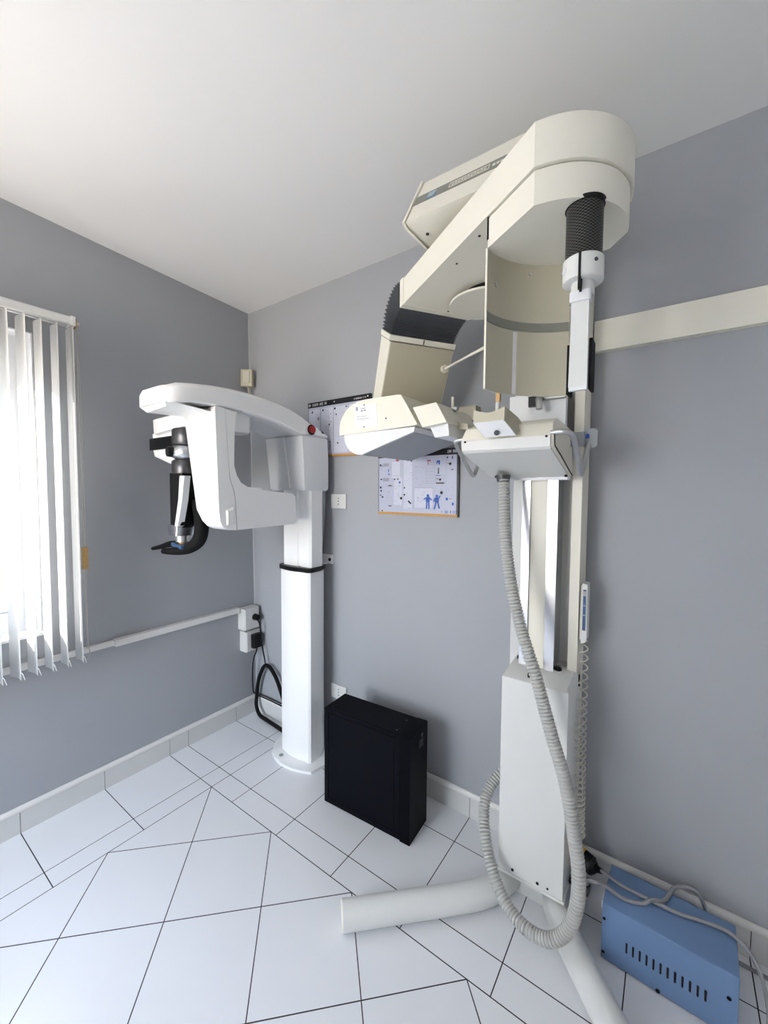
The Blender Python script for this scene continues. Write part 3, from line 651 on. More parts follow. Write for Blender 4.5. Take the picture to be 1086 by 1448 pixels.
bm = BM(); tube(bm, smooth_path([(0.315, -0.70, 1.272), (0.24, -0.705, 1.268), (0.16, -0.71, 1.250), (0.072, -0.715, 1.232)], 5), 0.014, 12, rfun=lambda i: 0.020-0.011*i/15); obj('fork_prong', bm, 'blackmatte', wm)
bm = BM(); tube(bm, smooth_path([(0.44, -0.665, 1.50), (0.455, -0.66, 1.42), (0.455, -0.66, 1.34), (0.435, -0.67, 1.29), (0.40, -0.70, 1.257), (0.345, -0.735, 1.245), (0.285, -0.765, 1.243)], 5), 0.03, 14, rfun=lambda i: 0.034 if i < 14 else 0.034-0.021*(i-14)/16); obj('fork_prong', bm, 'blackmatte', wm)

# ------------------------------------------------------------------ beige panoramic x-ray machine
K = 0.883; CAMP = (2.347, -1.760, 1.546)
RB = (1.530, -0.514); E1 = (0.837, -0.547); E2 = (0.547, 0.837)
def R(u, v, z):   # rotor frame: u along the arm, v across it (metres before the 0.883 model scale), z height
    return (RB[0]+K*(E1[0]*u+E2[0]*v), RB[1]+K*(E1[1]*u+E2[1]*v), 1.546+K*(z-1.546))
bmch = thing('cephalometric_xray_machine', (1.96, -0.2, 0), 'old beige x-ray machine with overhead arm on a tall floor column', 'x-ray machine')
# floor feet
bm = BM(); tube(bm, smooth_path([(1.446, -0.732, 0.047), (1.55, -0.630, 0.047), (1.66, -0.523, 0.047), (1.765, -0.420, 0.047), (1.825, -0.350, 0.047), (1.862, -0.275, 0.047), (1.880, -0.19, 0.047), (1.885, -0.12, 0.047)], 6), 0.046, 28)
ft = obj('floor_foot', bm, 'offwhite', bmch, smooth=40)
bm = BM(); dv = Vector((-0.70, -0.70, 0)).normalized(); p0 = Vector((1.446, -0.732, 0.047)); cyl(bm, p0, p0+dv*0.004, 0.0462, 0.0445, n=28); obj('end_cap', bm, 'cream', ft)
bm = BM(); tube(bm, smooth_path([(2.030, -0.10, 0.047), (2.036, -0.19, 0.047), (2.056, -0.262, 0.047), (2.092, -0.32, 0.047), (2.155, -0.398, 0.047), (2.255, -0.51, 0.047), (2.36, -0.63, 0.047), (2.45, -0.73, 0.047)], 6), 0.046, 28)
ft = obj('floor_foot', bm, 'offwhite', bmch, smooth=40)
bm = BM(); box(bm, (1.87, -0.235, 0.0), (2.05, -0.05, 0.115)); obj('foot_crossbar', bm, 'offwhite', bmch, bevel=0.004)
# column with cabinet
bm = BM(); box(bm, (1.846, -0.298, 0.108), (2.086, -0.085, 0.118)); obj('cabinet_base', bm, 'offwhite', bmch, bevel=0.003)
bm = BM(); loft(bm, [[(1.850, -0.295, z), (2.080, -0.295, z), (2.080, -0.09, z), (1.850, -0.09, z)] for z in (0.118, 0.862)] + [[(1.852, -0.285, 0.868), (2.072, -0.285, 0.868), (2.072, -0.09, 0.892), (1.852, -0.09, 0.892)]])
cb = obj('lower_cabinet', bm, 'offwhite', bmch, bevel=0.004)
bm = BM()
for x in (1.905, 1.995, 2.03): cyl(bm, (x, -0.2952, 0.134), (x, -0.297, 0.134), 0.0052 if x < 2.0 else 0.0035, n=16)
obj_each('cabinet_screw', bm, 'blackmatte', cb)
bm = BM()
for p, r in (((1.945, -0.262, 0.874), 0.012), ((1.868, -0.15, 0.885), 0.008), ((2.018, -0.165, 0.884), 0.013)): lathe(bm, p, [(r, p[2]-0.004), (r, p[2]+0.006), (r*0.6, p[2]+0.012)], n=14)
box(bm, (2.0802, -0.115, 0.835), (2.084, -0.105, 0.86)); cyl(bm, (2.08, -0.11, 0.82), (2.085, -0.11, 0.82), 0.005, n=12)
obj_each('cable_clip', bm, 'black', cb)
bm = BM(); box(bm, (1.812, -0.095, 0.118), (2.048, -0.02, 2.34)); bmesh.ops.bevel(bm, geom=[], offset=0.001)
obj('back_plate', bm, 'offwhite', bmch, bevel=0.003)
bm = BM(); box(bm, (2.046, -0.150, 0.120), (2.0785, -0.02, 2.34)); obj('side_channel', bm, 'cream', bmch, bevel=0.004)
bm = BM(); box(bm, (1.878, -0.190, 0.85), (1.908, -0.094, 2.20)); box(bm, (1.970, -0.190, 0.85), (2.006, -0.094, 2.20)); obj_each('lift_rail', bm, 'chrome', bmch, bevel=0.002, label='bright aluminium lift rails')
bm = BM(); box(bm, (1.909, -0.184, 0.85), (1.969, -0.094, 2.20)); obj('rail_cover', bm, 'cream', bmch, bevel=0.003)
# carriage plate behind the chin rest
bm = BM(); box(bm, (1.832, -0.222, 1.60), (2.030, -0.191, 1.905)); obj('carriage_plate', bm, 'whitegrey', bmch, bevel=0.003)
bm = BM(); box(bm, (1.905, -0.236, 1.858), (1.940, -0.222, 1.895)); obj('carriage_latch', bm, 'black', bmch, bevel=0.002)
bm = BM(); tube(bm, smooth_path([(1.945, -0.222, 1.885), (1.948, -0.26, 1.880), (1.953, -0.275, 1.862), (1.956, -0.28, 1.838)], 5), 0.011, 12); tube(bm, [(1.96, -0.228, 1.885), (2.03, -0.228, 1.885)], 0.008, 10); obj('carriage_handle', bm, 'steel', bmch)
bm = BM(); box(bm, (1.822, -0.228, 1.592), (2.045, -0.19, 1.612)); box(bm, (1.94, -0.236, 1.594), (2.045, -0.228, 1.608)); obj('slide_bracket', bm, 'whitegrey', bmch, bevel=0.002)
bm = BM(); box(bm, (2.045, -0.255, 1.704), (2.096, -0.236, 1.752)); tp = obj('tag_holder', bm, 'grey', bmch, bevel=0.002)
bm = BM(); prism_y(bm, [(x, z) for x, z in rrect(2.090, 1.698, 2.135, 1.762, 0.012)], -0.240, -0.237); obj('tag_plate', bm, 'clear', tp)
bm = BM(); prism_y(bm, arc2(2.105, 1.740, 0.006, 0, 180, 8)+[(2.099, 1.730), (2.111, 1.730)], -0.2415, -0.240); obj('tag_symbol', bm, 'inkblue', tp, label='small blue symbol')
# patient table with chin rest and handles
def tbl(x): return [(x, -0.488, 1.756), (x, -0.508, 1.717), (x, -0.500, 1.680), (x, -0.235, 1.604), (x, -0.222, 1.62), (x, -0.222, 1.765), (x, -0.43, 1.775)]
bm = BM(); loft(bm, [[(x+dx*(1 if i in (0, 6, 5) else 0), y, z) for i, (x, y, z) in enumerate(tbl(x))] for x, dx in ((1.765, 0.01), (2.060, -0.008))])
bmesh.ops.recalc_face_normals(bm, faces=bm.faces[:])
pt = obj('patient_table', bm, 'cream', bmch, bevel=0.005)
bm = BM(); P_ = [(-0.5115, 1.715), (-0.504, 1.680), (-0.240, 1.6035), (-0.232, 1.6005), (-0.50, 1.674), (-0.509, 1.682), (-0.5155, 1.714)]
bm.free(); bm = BM(); loft(bm, [[(1.772, y, z) for y, z in P_], [(2.050, y, z) for y, z in P_]]); obj('bottom_cover', bm, 'offwhite', pt, smooth=25)
bm = BM(); tube(bm, [(2.0615, -0.512, 1.716), (2.0615, -0.503, 1.684), (2.0615, -0.42, 1.66), (2.0615, -0.245, 1.606)], 0.0016, 8); obj('edge_seam', bm, 'slot', pt)
bm = BM()
for p in ((1.785, -0.5135, 1.710), (2.04, -0.5135, 1.711)): cyl(bm, p, (p[0], p[1]-0.003, p[2]), 0.0036, n=12)
cyl(bm, (2.045, -0.26, 1.6065), (2.045, -0.262, 1.602), 0.005, n=12)
cyl(bm, (1.80, -0.26, 1.6065), (1.80, -0.262, 1.602), 0.006, n=12)
obj_each('cover_screw', bm, 'blackmatte', pt)
bm = BM(); tube(bm, smooth_path([(1.775, -0.494, 1.722), (1.745, -0.492, 1.720), (1.736, -0.478, 1.706), (1.735, -0.40, 1.651), (1.735, -0.345, 1.614), (1.737, -0.322, 1.611), (1.740, -0.300, 1.640), (1.748, -0.276, 1.675), (1.775, -0.268, 1.684)], 6), 0.0068, 12); obj('grab_handle', bm, 'steel', bmch)
bm = BM(); tube(bm, smooth_path([(2.050, -0.560+0.06, 1.722), (2.085, -0.505, 1.722), (2.103, -0.48, 1.712), (2.105, -0.42, 1.672), (2.104, -0.355, 1.617), (2.104, -0.330, 1.607), (2.104, -0.305, 1.622), (2.106, -0.25, 1.69), (2.104, -0.232, 1.716), (2.055, -0.228, 1.722)], 6), 0.0085, 12); obj('grab_handle', bm, 'steel', bmch)
# chin rest block with a hollowed top
bm = BM()
nx = 10; rings = []
for i in range(nx+1):
    t = i/nx; x = 1.832+0.098*t; dip = 0.014*math.sin(PI*t)
    sh = -0.018*(1-t)
    rings.append([(x+0.029, -0.5335, 1.7195), (x, -0.562, 1.762), (x, -0.560, 1.803-dip), (x+0.012, -0.47, 1.782-dip*0.6), (x+0.025, -0.445, 1.757)])
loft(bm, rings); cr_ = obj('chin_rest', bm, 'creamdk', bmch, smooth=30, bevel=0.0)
bm = BM(); loft(bm, [[(1.8325, -0.5655, 1.7605), (1.9295, -0.5655, 1.7605), (1.9585, -0.537, 1.717), (1.8615, -0.537, 1.717)], [(1.8325, -0.560, 1.7625), (1.9295, -0.560, 1.7625), (1.9585, -0.532, 1.7195), (1.8615, -0.532, 1.7195)]])
obj('chin_rest_cover', bm, 'whitegrey', cr_, bevel=0.002)
bm = BM(); cyl(bm, (1.902, -0.543, 1.730), (1.904, -0.554, 1.726), 0.0075, n=16); obj('lock_screw', bm, 'gun', cr_)
bm = BM(); cyl(bm, (1.869, -0.45, 1.76), (1.869, -0.45, 1.842), 0.008, n=14); rd = obj('bite_rod', bm, 'offwhite', bmch)
bm = BM(); box(bm, (1.8725, -0.458, 1.842), (1.877, -0.444, 1.872)); box(bm, (1.863, -0.456, 1.842), (1.8725, -0.446, 1.872)); obj('bite_tip', bm, 'wood', rd)
# ribbed hose
hp = [(1.84, -0.30, 1.606), (1.848, -0.31, 1.537), (1.864, -0.33, 1.386), (1.891, -0.35, 1.239), (1.938, -0.37, 1.077), (1.994, -0.39, 0.939), (2.052, -0.40, 0.759), (2.101, -0.41, 0.62), (2.134, -0.42, 0.457), (2.149, -0.43, 0.358), (2.147, -0.44, 0.261), (2.121, -0.45, 0.177), (2.072, -0.46, 0.127), (2.003, -0.45, 0.108), (1.927, -0.42, 0.115), (1.857, -0.37, 0.158), (1.802, -0.31, 0.235), (1.778, -0.26, 0.303), (1.783, -0.215, 0.352), (1.811, -0.17, 0.395), (1.86, -0.13, 0.42)]
path = resample(smooth_path(hp, 14), 0.0019)
prof = [0.0, 0.55, 0.95, 1.0, 0.95, 0.55]
bm = BM(); tube(bm, path, 0.02, 18, rfun=lambda i: 0.0158+0.0056*prof[i % 6]); obj('ribbed_hose', bm, 'hose', bmch, smooth=60)
bm = BM(); lathe(bm, (1.84, -0.30), [(0.026, 1.610), (0.024, 1.598), (0.022, 1.585)], n=20); obj('hose_clamp', bm, 'gun', bmch)
# fixed overhead box on the column
bxp = [(-0.705, 2.350), (-0.600, 2.526), (-0.40, 2.556), (-0.02, 2.556), (-0.02, 2.345), (-0.690, 2.345)]
bm = BM(); loft(bm, [[(x, y, z) for y, z in bxp] for x in (1.668, 1.985)]); ob = obj('overhead_box', bm, 'cream', bmch, bevel=0.006)
bxe = [(-0.712, 2.348), (-0.604, 2.532), (-0.40, 2.562), (-0.018, 2.562), (-0.018, 2.338), (-0.694, 2.338)]
bm = BM(); loft(bm, [[(x, y, z) for y, z in bxe] for x in (1.660, 1.667)]); obj('end_plate', bm, 'cream', ob, bevel=0.002, seg=2)
nf = Vector((0, -(2.526-2.350), (0.705-0.600))).normalized()
def FB(x, t, h): # point on the sloping front, t from top (0) to bottom (1), h proud
    y = -0.600+(-0.705+0.600)*t; z = 2.526+(2.350-2.526)*t
    return (x, y+nf.y*h, z+nf.z*h)
def fquad(bm, x0, x1, t0, t1, h, sk=0.0, mat=0): loft(bm, [[FB(x0, t1, hh), FB(x1, t1, hh), FB(x1+sk, t0, hh), FB(x0+sk, t0, hh)] for hh in (h-0.0012, h)], mat=mat)
bm = BM(); fquad(bm, 1.669, 1.984, 0.39, 0.61, 0.0012)
fquad(bm, 1.785, 1.906, 0.445, 0.452, 0.0022, 0.0, 1); fquad(bm, 1.785, 1.906, 0.548, 0.555, 0.0022, 0.0, 1); fquad(bm, 1.785, 1.787, 0.445, 0.555, 0.0022, 0.0, 1); fquad(bm, 1.904, 1.906, 0.445, 0.555, 0.0022, 0.0, 1)
for i in range(11):
    x = 1.793+i*0.0098; fquad(bm, x, x+0.0016, 0.475, 0.525, 0.0022, 0.0, 1); fquad(bm, x+0.0044, x+0.006, 0.475, 0.525, 0.0022, 0.0, 1); fquad(bm, x, x+0.006, 0.475 if i % 2 else 0.518, 0.482 if i % 2 else 0.525, 0.0022, 0.0, 1)
for i in range(6): fquad(bm, 1.915+i*0.011, 1.923+i*0.011, 0.48, 0.53, 0.0022, 0.0, 1)
obj('front_band', bm, ['band', 'cream'], ob, smooth=0, label='olive grey band along the front')
bm = BM(); fquad(bm, 1.713, 1.742, 0.43, 0.585, 0.0022, -0.004)
for i in range(4): fquad(bm, 1.714, 1.741-0.002*i, 0.455+0.03*i, 0.462+0.03*i, 0.0028, 0.0, 1)
obj('badge', bm, ['logo', 'cream'], ob, smooth=0, label='blue square badge')
bm = BM(); cyl(bm, (1.672, -0.56, 2.3448), (1.672, -0.56, 2.3405), 0.006, n=12); cyl(bm, (1.70, -0.63, 2.3448), (1.70, -0.63, 2.3415), 0.005, n=12); obj_each('box_screw', bm, 'gun', ob)
# rotor: upper shell, lower shell
cap = arc2(0.645, 0.158, 0.195, -52, 52, 14)
up_pl = [(0.0, 0.0), (0.70, 0.0), (0.761, 0.0)] + cap[1:] + [(0.70, 0.345), (0.60, 0.325), (0.0, 0.32), (-0.012, 0.16)]
bm = BM(); loft(bm, [[R(u, v, z) for u, v in up_pl] for z in (2.300, 2.400)]); obj('rotor_upper_shell', bm, 'cream', bmch, bevel=0.004, smooth=30)
cap2 = arc2(0.645, 0.158, 0.187, -50, 48, 14)
back = arc2(0.789, 0.118, 0.240, 142, 208, 14)
low_pl = [(0.580, 0.006), (0.700, 0.006), (0.756, 0.006)] + cap2[1:] + [(0.70, 0.318)] + back
bm = BM(); loft(bm, [[R(u, v, z) for u, v in low_pl] for z in (2.218, 2.2965)]); obj('rotor_lower_shell', bm, 'cream', bmch, bevel=0.003, smooth=30)
bm = BM(); loft(bm, [[R(0.5745+du, dv_, z) for du, dv_ in ((0, 0.004), (0.006, 0.004), (0.006, 0.05), (0, 0.05))] for z in (2.24, 2.302)]); obj('shell_gap', bm, 'slot', bmch, smooth=0)
bm = BM(); ub = arc2(0.19, 0.27, 0.135, 0, 360, 40)[:-1]
loft(bm, [[R(u, v, z) for u, v in ub] for z in (2.270, 2.278)]); obj('pivot_disc', bm, 'cream', bmch, bevel=0.002)
bm = BM(); ub2 = arc2(0.215, 0.285, 0.110, 0, 360, 32)[:-1]
loft(bm, [[R(u, v, z) for u, v in ub2] for z in (2.277, 2.301)]); obj('pivot_bearing', bm, 'black', bmch)
bm = BM(); c_r = R(0.25, 0.17, 2.4); lathe(bm, (c_r[0], c_r[1]), [(0.09, 2.296), (0.09, 2.347)], n=32); obj('pivot_shaft', bm, 'gun', bmch)
bm = BM()
for u, v in ((0.03, 0.20), (0.35, 0.045), (0.50, 0.03)): 
    p = R(u, v, 2.3); cyl(bm, (p[0], p[1], p[2]+0.001), (p[0], p[1], p[2]-0.002), 0.0035, n=12)
obj_each('shell_screw', bm, 'gun', bmch)
# end lip of the upper shell
bm = BM(); loft(bm, [[R(u, v, z) for u, v in ((-0.008, -0.004), (0.022, -0.004), (0.022, 0.324), (-0.008, 0.324))] for z in (2.296, 2.403)]); obj('shell_end_lip', bm, 'cream', bmch, bevel=0.002)
# curved cassette shield
def shield(a0, a1, z0, z1, r0=0.2405, r1=0.2445, n=24):
    bm = BM(); pl = arc2(0.789, 0.118, r0, a0, a1, n) + arc2(0.789, 0.118, r1, a1, a0, n)
    loft(bm, [[R(u, v, z) for u, v in pl] for z in (z0, z1)]); return bm
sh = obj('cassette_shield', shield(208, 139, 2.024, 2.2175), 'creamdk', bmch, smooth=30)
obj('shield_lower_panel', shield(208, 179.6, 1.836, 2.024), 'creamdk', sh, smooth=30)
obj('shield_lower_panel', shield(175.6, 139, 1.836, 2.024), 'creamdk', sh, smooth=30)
obj('shield_band', shield(207.5, 139.5, 2.023, 2.049, 0.2385, 0.2404), 'band', sh, smooth=30, label='dark grey band')
obj('slit_bright_strip', shield(180.2, 174.8, 1.84, 2.022, 0.2455, 0.2475, 2), 'paper', sh, smooth=0)  # white strip added for the brightness seen through the slit
bm = BM(); loft(bm, [[R(u, v, z) for u, v in arc2(0.789, 0.118, 0.2450, 208.3, 207.6, 1)+arc2(0.789, 0.118, 0.2395, 207.6, 208.3, 1)] for z in (1.836, 2.2175)]); obj('shield_edge', bm, 'cream', sh, smooth=0)
bm = BM()
for a, z, r in ((197, 2.135, 0.0055), (167, 2.190, 0.003), (145, 2.190, 0.003)):
    p = Vector(R(0.789+0.2405*math.cos(math.radians(a)), 0.118+0.2405*math.sin(math.radians(a)), z)); q = Vector(R(0.789, 0.118, z)); d = (q-p).normalized(); cyl(bm, p, p+d*0.003, r, n=12)
obj_each('shield_screw', bm, 'steel', sh)
bm = BM(); loft(bm, [[R(0.789+rr*math.cos(math.radians(190))+o[0], 0.118+rr*math.sin(math.radians(190))+o[1], z) for rr, o in ((0.2400, (0, 0.02)), (0.2400, (0, -0.02)), (0.2392, (0, -0.02)), (0.2392, (0, 0.02)))] for z in (2.031, 2.040)]); bm.free()
# shield mounting bracket to its column side
bm = BM()
a = R(0.62, 0.285, 1.985); cyl(bm, a, (a[0]+0.03, a[1]-0.01, a[2]), 0.008, n=12)
a = R(0.62, 0.285, 1.885); cyl(bm, a, (a[0]+0.03, a[1]-0.01, a[2]), 0.009, n=12)
obj_each('shield_standoff', bm, 'steel', sh)
# temple support: carbon tube, collar, blade
hc = R(0.792, 0.126, 2.2)[:2]
bm = BM(); uvl = bm.loops.layers.uv.new('UVMap'); n = 40; zt, zb = 1.546+K*(2.222-1.546), 1.546+K*(2.098-1.546); rr = 0.0355
top = [bm.verts.new((hc[0]+rr*math.cos(2*PI*i/n), hc[1]+rr*math.sin(2*PI*i/n), zt)) for i in range(n)]
bot = [bm.verts.new((hc[0]+rr*math.cos(2*PI*i/n), hc[1]+rr*math.sin(2*PI*i/n), zb)) for i in range(n)]
for i in range(n):
    j = (i+1) % n; f = bm.faces.new((bot[i], bot[j], top[j], top[i]))
    for lp, (uu, vv) in zip(f.loops, ((i/n, 0), ((i+1)/n, 0), ((i+1)/n, 1), (i/n, 1))):
        lp[uvl].uv = (uu*2.0, vv)
bm.faces.new(top); bm.faces.new(bot[::-1])
cbt = obj('carbon_tube', bm, 'carbon', bmch, label='black woven carbon tube')
bm = BM(); lathe(bm, hc, [(0.038, zt-0.004), (0.040, zt), (0.040, zt+0.003)], n=32); obj('tube_gasket', bm, 'black', cbt)
zc0, zc1 = 1.546+K*(2.045-1.546), 1.546+K*(2.099-1.546)
bm = BM(); lathe(bm, hc, [(0.037, zc0), (0.0395, zc0+0.002), (0.0395, zc1-0.002), (0.037, zc1)], n=40); ts = obj('support_collar', bm, 'offwhite', bmch, smooth=50)
bm = BM(); box(bm, (hc[0]-0.0020, hc[1]-0.0405, zc0-0.026), (hc[0]+0.0030, hc[1]-0.034, zc1+0.0005)); box(bm, (hc[0]-0.0020, hc[1]-0.0255, zc0-0.026), (hc[0]+0.0030, hc[1]-0.018, zc0)); obj('collar_slot', bm, 'slot', ts)
bm = BM(); dd1 = Vector((-0.80, -0.60, 0)); dd2 = Vector((0.72, -0.69, 0)); c3 = Vector((hc[0], hc[1], (zc0+zc1)/2))
cyl(bm, c3+dd1*0.0385, c3+dd1*0.0405, 0.0075, n=16); obj('collar_screw', bm, 'whitegrey', ts)
bm = BM(); cyl(bm, c3+dd2*0.0385+Vector((0, 0, 0.006)), c3+dd2*0.0405+Vector((0, 0, 0.006)), 0.004, n=16); obj('collar_screw', bm, 'gun', ts)
bm = BM(); lathe(bm, hc, [(0.0215, zc0-0.027), (0.0225, zc0-0.022), (0.0225, zc0)], n=28); obj('support_neck', bm, 'offwhite', ts, smooth=50)
zb0, zb1 = 1.546+K*(1.790-1.546), zc0-0.024
bm = BM(); prism_z(bm, rrect(hc[0]-0.0215, hc[1]-0.024, hc[0]+0.0195, hc[1]-0.002, 0.006), zc0-0.043, zc0-0.022); obj('blade_clip', bm, 'whitegrey', ts, bevel=0.002)
bm = BM(); loft(bm, [[(hc[0]+a, hc[1]+b, z) for a, b in ((-0.017-t, -0.020), (0.0165+t*0.4, -0.020), (0.0165+t*0.4, -0.010), (-0.017-t, -0.010))] for z, t in ((zb0+0.008, 0.0018), (zc0-0.040, 0.0))]); bd = obj('support_blade', bm, 'offwhite', ts, bevel=0.0015)
bm = BM(); box(bm, (hc[0]-0.018, hc[1]-0.0198, zb0), (hc[0]+0.0168, hc[1]-0.0105, zb0+0.008)); obj('blade_tip', bm, 'whitegrey', bd, bevel=0.001)
bm = BM(); box(bm, (hc[0]-0.0245, hc[1]-0.012, zb0-0.004), (hc[0]-0.0195, hc[1]+0.03, zb0+0.099)); obj('temple_pad', bm, 'blackmatte', ts, bevel=0.002)
bm = BM(); box(bm, (hc[0]+0.0180, hc[1]-0.012, zb0+0.002), (hc[0]+0.0235, hc[1]+0.03, zb0+0.106)); obj('temple_pad', bm, 'blackmatte', ts, bevel=0.002)
bm = BM(); tube(bm, [(hc[0]-0.026, hc[1]+0.01, zb0+0.020), (hc[0]-0.020, hc[1]+0.01, zb0+0.020)], 0.008, 12); tube(bm, [(hc[0]-0.019, hc[1]+0.008, zb0+0.05), (hc[0]+0.0178, hc[1]+0.008, zb0+0.05)], 0.005, 10); obj('pad_axle', bm, 'steel', ts)
# bellows at the far end of the arm
outer = [(-0.008, 2.402), (-0.045, 2.412), (-0.085, 2.414), (-0.120, 2.402), (-0.152, 2.384), (-0.180, 2.360), (-0.200, 2.332), (-0.212, 2.304), (-0.214, 2.284)]
inner = [(-0.006, 2.298), (-0.022, 2.292), (-0.040, 2.286), (-0.055, 2.279), (-0.070, 2.270), (-0.082, 2.260), (-0.094, 2.248), (-0.104, 2.236), (-0.112, 2.222)]
def dens(pl):
    o_ = [(p.x, p.y) for p in smooth_path([(a, b, 0) for a, b in pl], 2)]; return o_
outer, inner = dens(outer), dens(inner); nn = len(outer); bm = BM(); rings = []
for i in range(nn):
    for ph in (0, 1):
        j = min(i+1, nn-1); t = 0.5*ph
        o = (outer[i][0]+(outer[j][0]-outer[i][0])*t, outer[i][1]+(outer[j][1]-outer[i][1])*t)
        q = (inner[i][0]+(inner[j][0]-inner[i][0])*t, inner[i][1]+(inner[j][1]-inner[i][1])*t)
        if i == nn-1 and ph: continue
        dx, dz = o[0]-q[0], o[1]-q[1]; L = math.hypot(dx, dz); ins = 0.0085 if ph else 0.0
        o = (o[0]-dx/L*ins, o[1]-dz/L*ins); q = (q[0]+dx/L*ins*0.6, q[1]+dz/L*ins*0.6)
        rings.append([R(o[0], ins*1.2-0.002, o[1]), R(o[0], 0.318-ins*1.2, o[1]), R(q[0], 0.318-ins*1.2, q[1]), R(q[0], ins*1.2-0.002, q[1])])
loft(bm, rings); obj('bellows', bm, 'bellows', bmch, smooth=0)
# arm below the bellows
bm = BM(); pr = [(-0.108, 2.224), (-0.216, 2.288), (-0.224, 2.266), (-0.119, 2.204)]
loft(bm, [[R(u, v, z) for u, v_, z in [(a, 0, b) for a, b in pr]] for v in (-0.004, 0.322)]); obj('arm_collar', bm, 'cream', bmch, bevel=0.002)
bm = BM(); pr = [(-0.121, 2.200), (-0.225, 2.262), (-0.350, 1.965), (-0.250, 1.945)]
loft(bm, [[R(u, v, z) for u, z in pr] for v in (0.0, 0.318)]); arm = obj('tube_arm', bm, 'cream', bmch, bevel=0.003)
ins_ = [(-0.1195, 2.199), (-0.1195+0.003, 2.199-0.002), (-0.247, 1.945), (-0.250, 1.945)]
bm = BM(); loft(bm, [[R(u, v, z) for u, z in ins_] for v in (0.004, 0.314)]); obj('arm_inner_panel', bm, 'creamdk', arm)  # thin sheet on the arm's inner face, its shade is in the colour
bm = BM(); loft(bm, [[R(-0.107+q*0.0, v, 2.222), R(-0.110, v, 2.222), R(-0.119, v, 2.205), R(-0.1155, v, 2.205)] for v, q in ((0.158, 0), (0.162, 0))]); obj('collar_seam', bm, 'slot', bmch)
bm = BM(); p = Vector(R(-0.150, 0.285, 2.120)); q = Vector(R(-0.110, 0.285, 2.120)); d = (q-p).normalized(); cyl(bm, p, p+d*0.012, 0.016, n=20); cyl(bm, p, Vector(R(0.05, 0.30, 2.128)), 0.0045, n=12); cyl(bm, Vector(R(0.05, 0.30, 2.128)), Vector(R(0.26, 0.32, 2.135)), 0.0055, n=12); obj('light_rod', bm, 'cream', bmch, smooth=40)
# tube head
side = [(1.222, 1.775), (1.222, 1.804), (1.226, 1.828), (1.237, 1.849), (1.258, 1.874), (1.286, 1.891), (1.315, 1.900), (1.354, 1.905), (1.506, 1.904), (1.522, 1.902), (1.593, 1.789), (1.583, 1.785)]
bm = BM(); prism_y(bm, side, -0.50, -0.17); th = obj('tube_head_top', bm, 'cream', bmch, bevel=0.004, smooth=30)
lows = [(1.240, 1.778), (1.246, 1.746), (1.262, 1.720), (1.288, 1.702), (1.310, 1.694), (1.331, 1.692), (1.575, 1.764), (1.579, 1.781)]
bm = BM(); prism_y(bm, lows, -0.494, -0.12); obj('tube_head_base', bm, 'whitegrey', th, bevel=0.005, smooth=30)
bm = BM(); prism_y(bm, [(1.335, 1.6925), (1.572, 1.7625), (1.572, 1.7605), (1.335, 1.6905)], -0.488, -0.125); obj('tube_head_underside_shade', bm, 'grey', th, smooth=0, label='thin grey sheet for the shaded underside')  # sheet that puts the underside's shade into a darker grey
bm = BM(); prism_y(bm, [(1.572, 1.8535-0.004), (1.667, 1.857), (1.708, 1.786), (1.612, 1.776)], -0.498, -0.225); co = obj('collimator', bm, 'cream', th, bevel=0.003)
bm = BM(); prism_y(bm, [(1.630, 1.778), (1.700, 1.785), (1.704, 1.742), (1.648, 1.740)], -0.47, -0.29); obj('collimator_block', bm, 'whitegrey', co, bevel=0.003)
bm = BM(); prism_y(bm, [(1.700, 1.80), (1.74, 1.79), (1.745, 1.77), (1.70, 1.775)], -0.40, -0.24); obj('collimator_tail', bm, 'creamdk', co, bevel=0.004)
bm = BM(); cyl(bm, (1.662, -0.36, 1.850), (1.662, -0.36, 1.902), 0.005, n=12); obj('sight_pin', bm, 'cream', co)
bm = BM(); cyl(bm, (1.672, -0.375, 1.855), (1.69, -0.375, 1.85), 0.010, n=16); obj('pin_clamp', bm, 'steel', co)
bm = BM(); box(bm, (1.60, -0.185, 1.84), (1.68, -0.13, 1.90)); obj('hinge_block', bm, 'creamdk', th, bevel=0.003)
lab = [(1.300, 1.888), (1.411, 1.883), (1.416, 1.795), (1.305, 1.796)]
bm = BM(); prism_y(bm, lab, -0.5015, -0.5000)
for (x, z, w_, h_) in ((1.310, 1.865, 0.010, 0.015), (1.335, 1.870, 0.022, 0.003), (1.335, 1.860, 0.010, 0.006), (1.35, 1.86, 0.010, 0.006), (1.315, 1.84, 0.05, 0.002), (1.315, 1.83, 0.06, 0.002)): box(bm, (x, -0.5020, z), (x+w_, -0.5014, z+h_), 1)
obj('rating_label', bm, ['paper', 'inkgrey'], th, smooth=0, label='white paper rating label')
bm = BM()
for x, z in ((1.352, 1.884), (1.352, 1.799), (1.456, 1.822)): cyl(bm, (x, -0.501, z), (x, -0.5028, z), 0.003, n=10)
obj_each('label_rivet', bm, 'gun', th)
bm = BM(); box(bm, (1.25, -0.4965, 1.7835), (1.578, -0.4955, 1.7865)); bm.free()

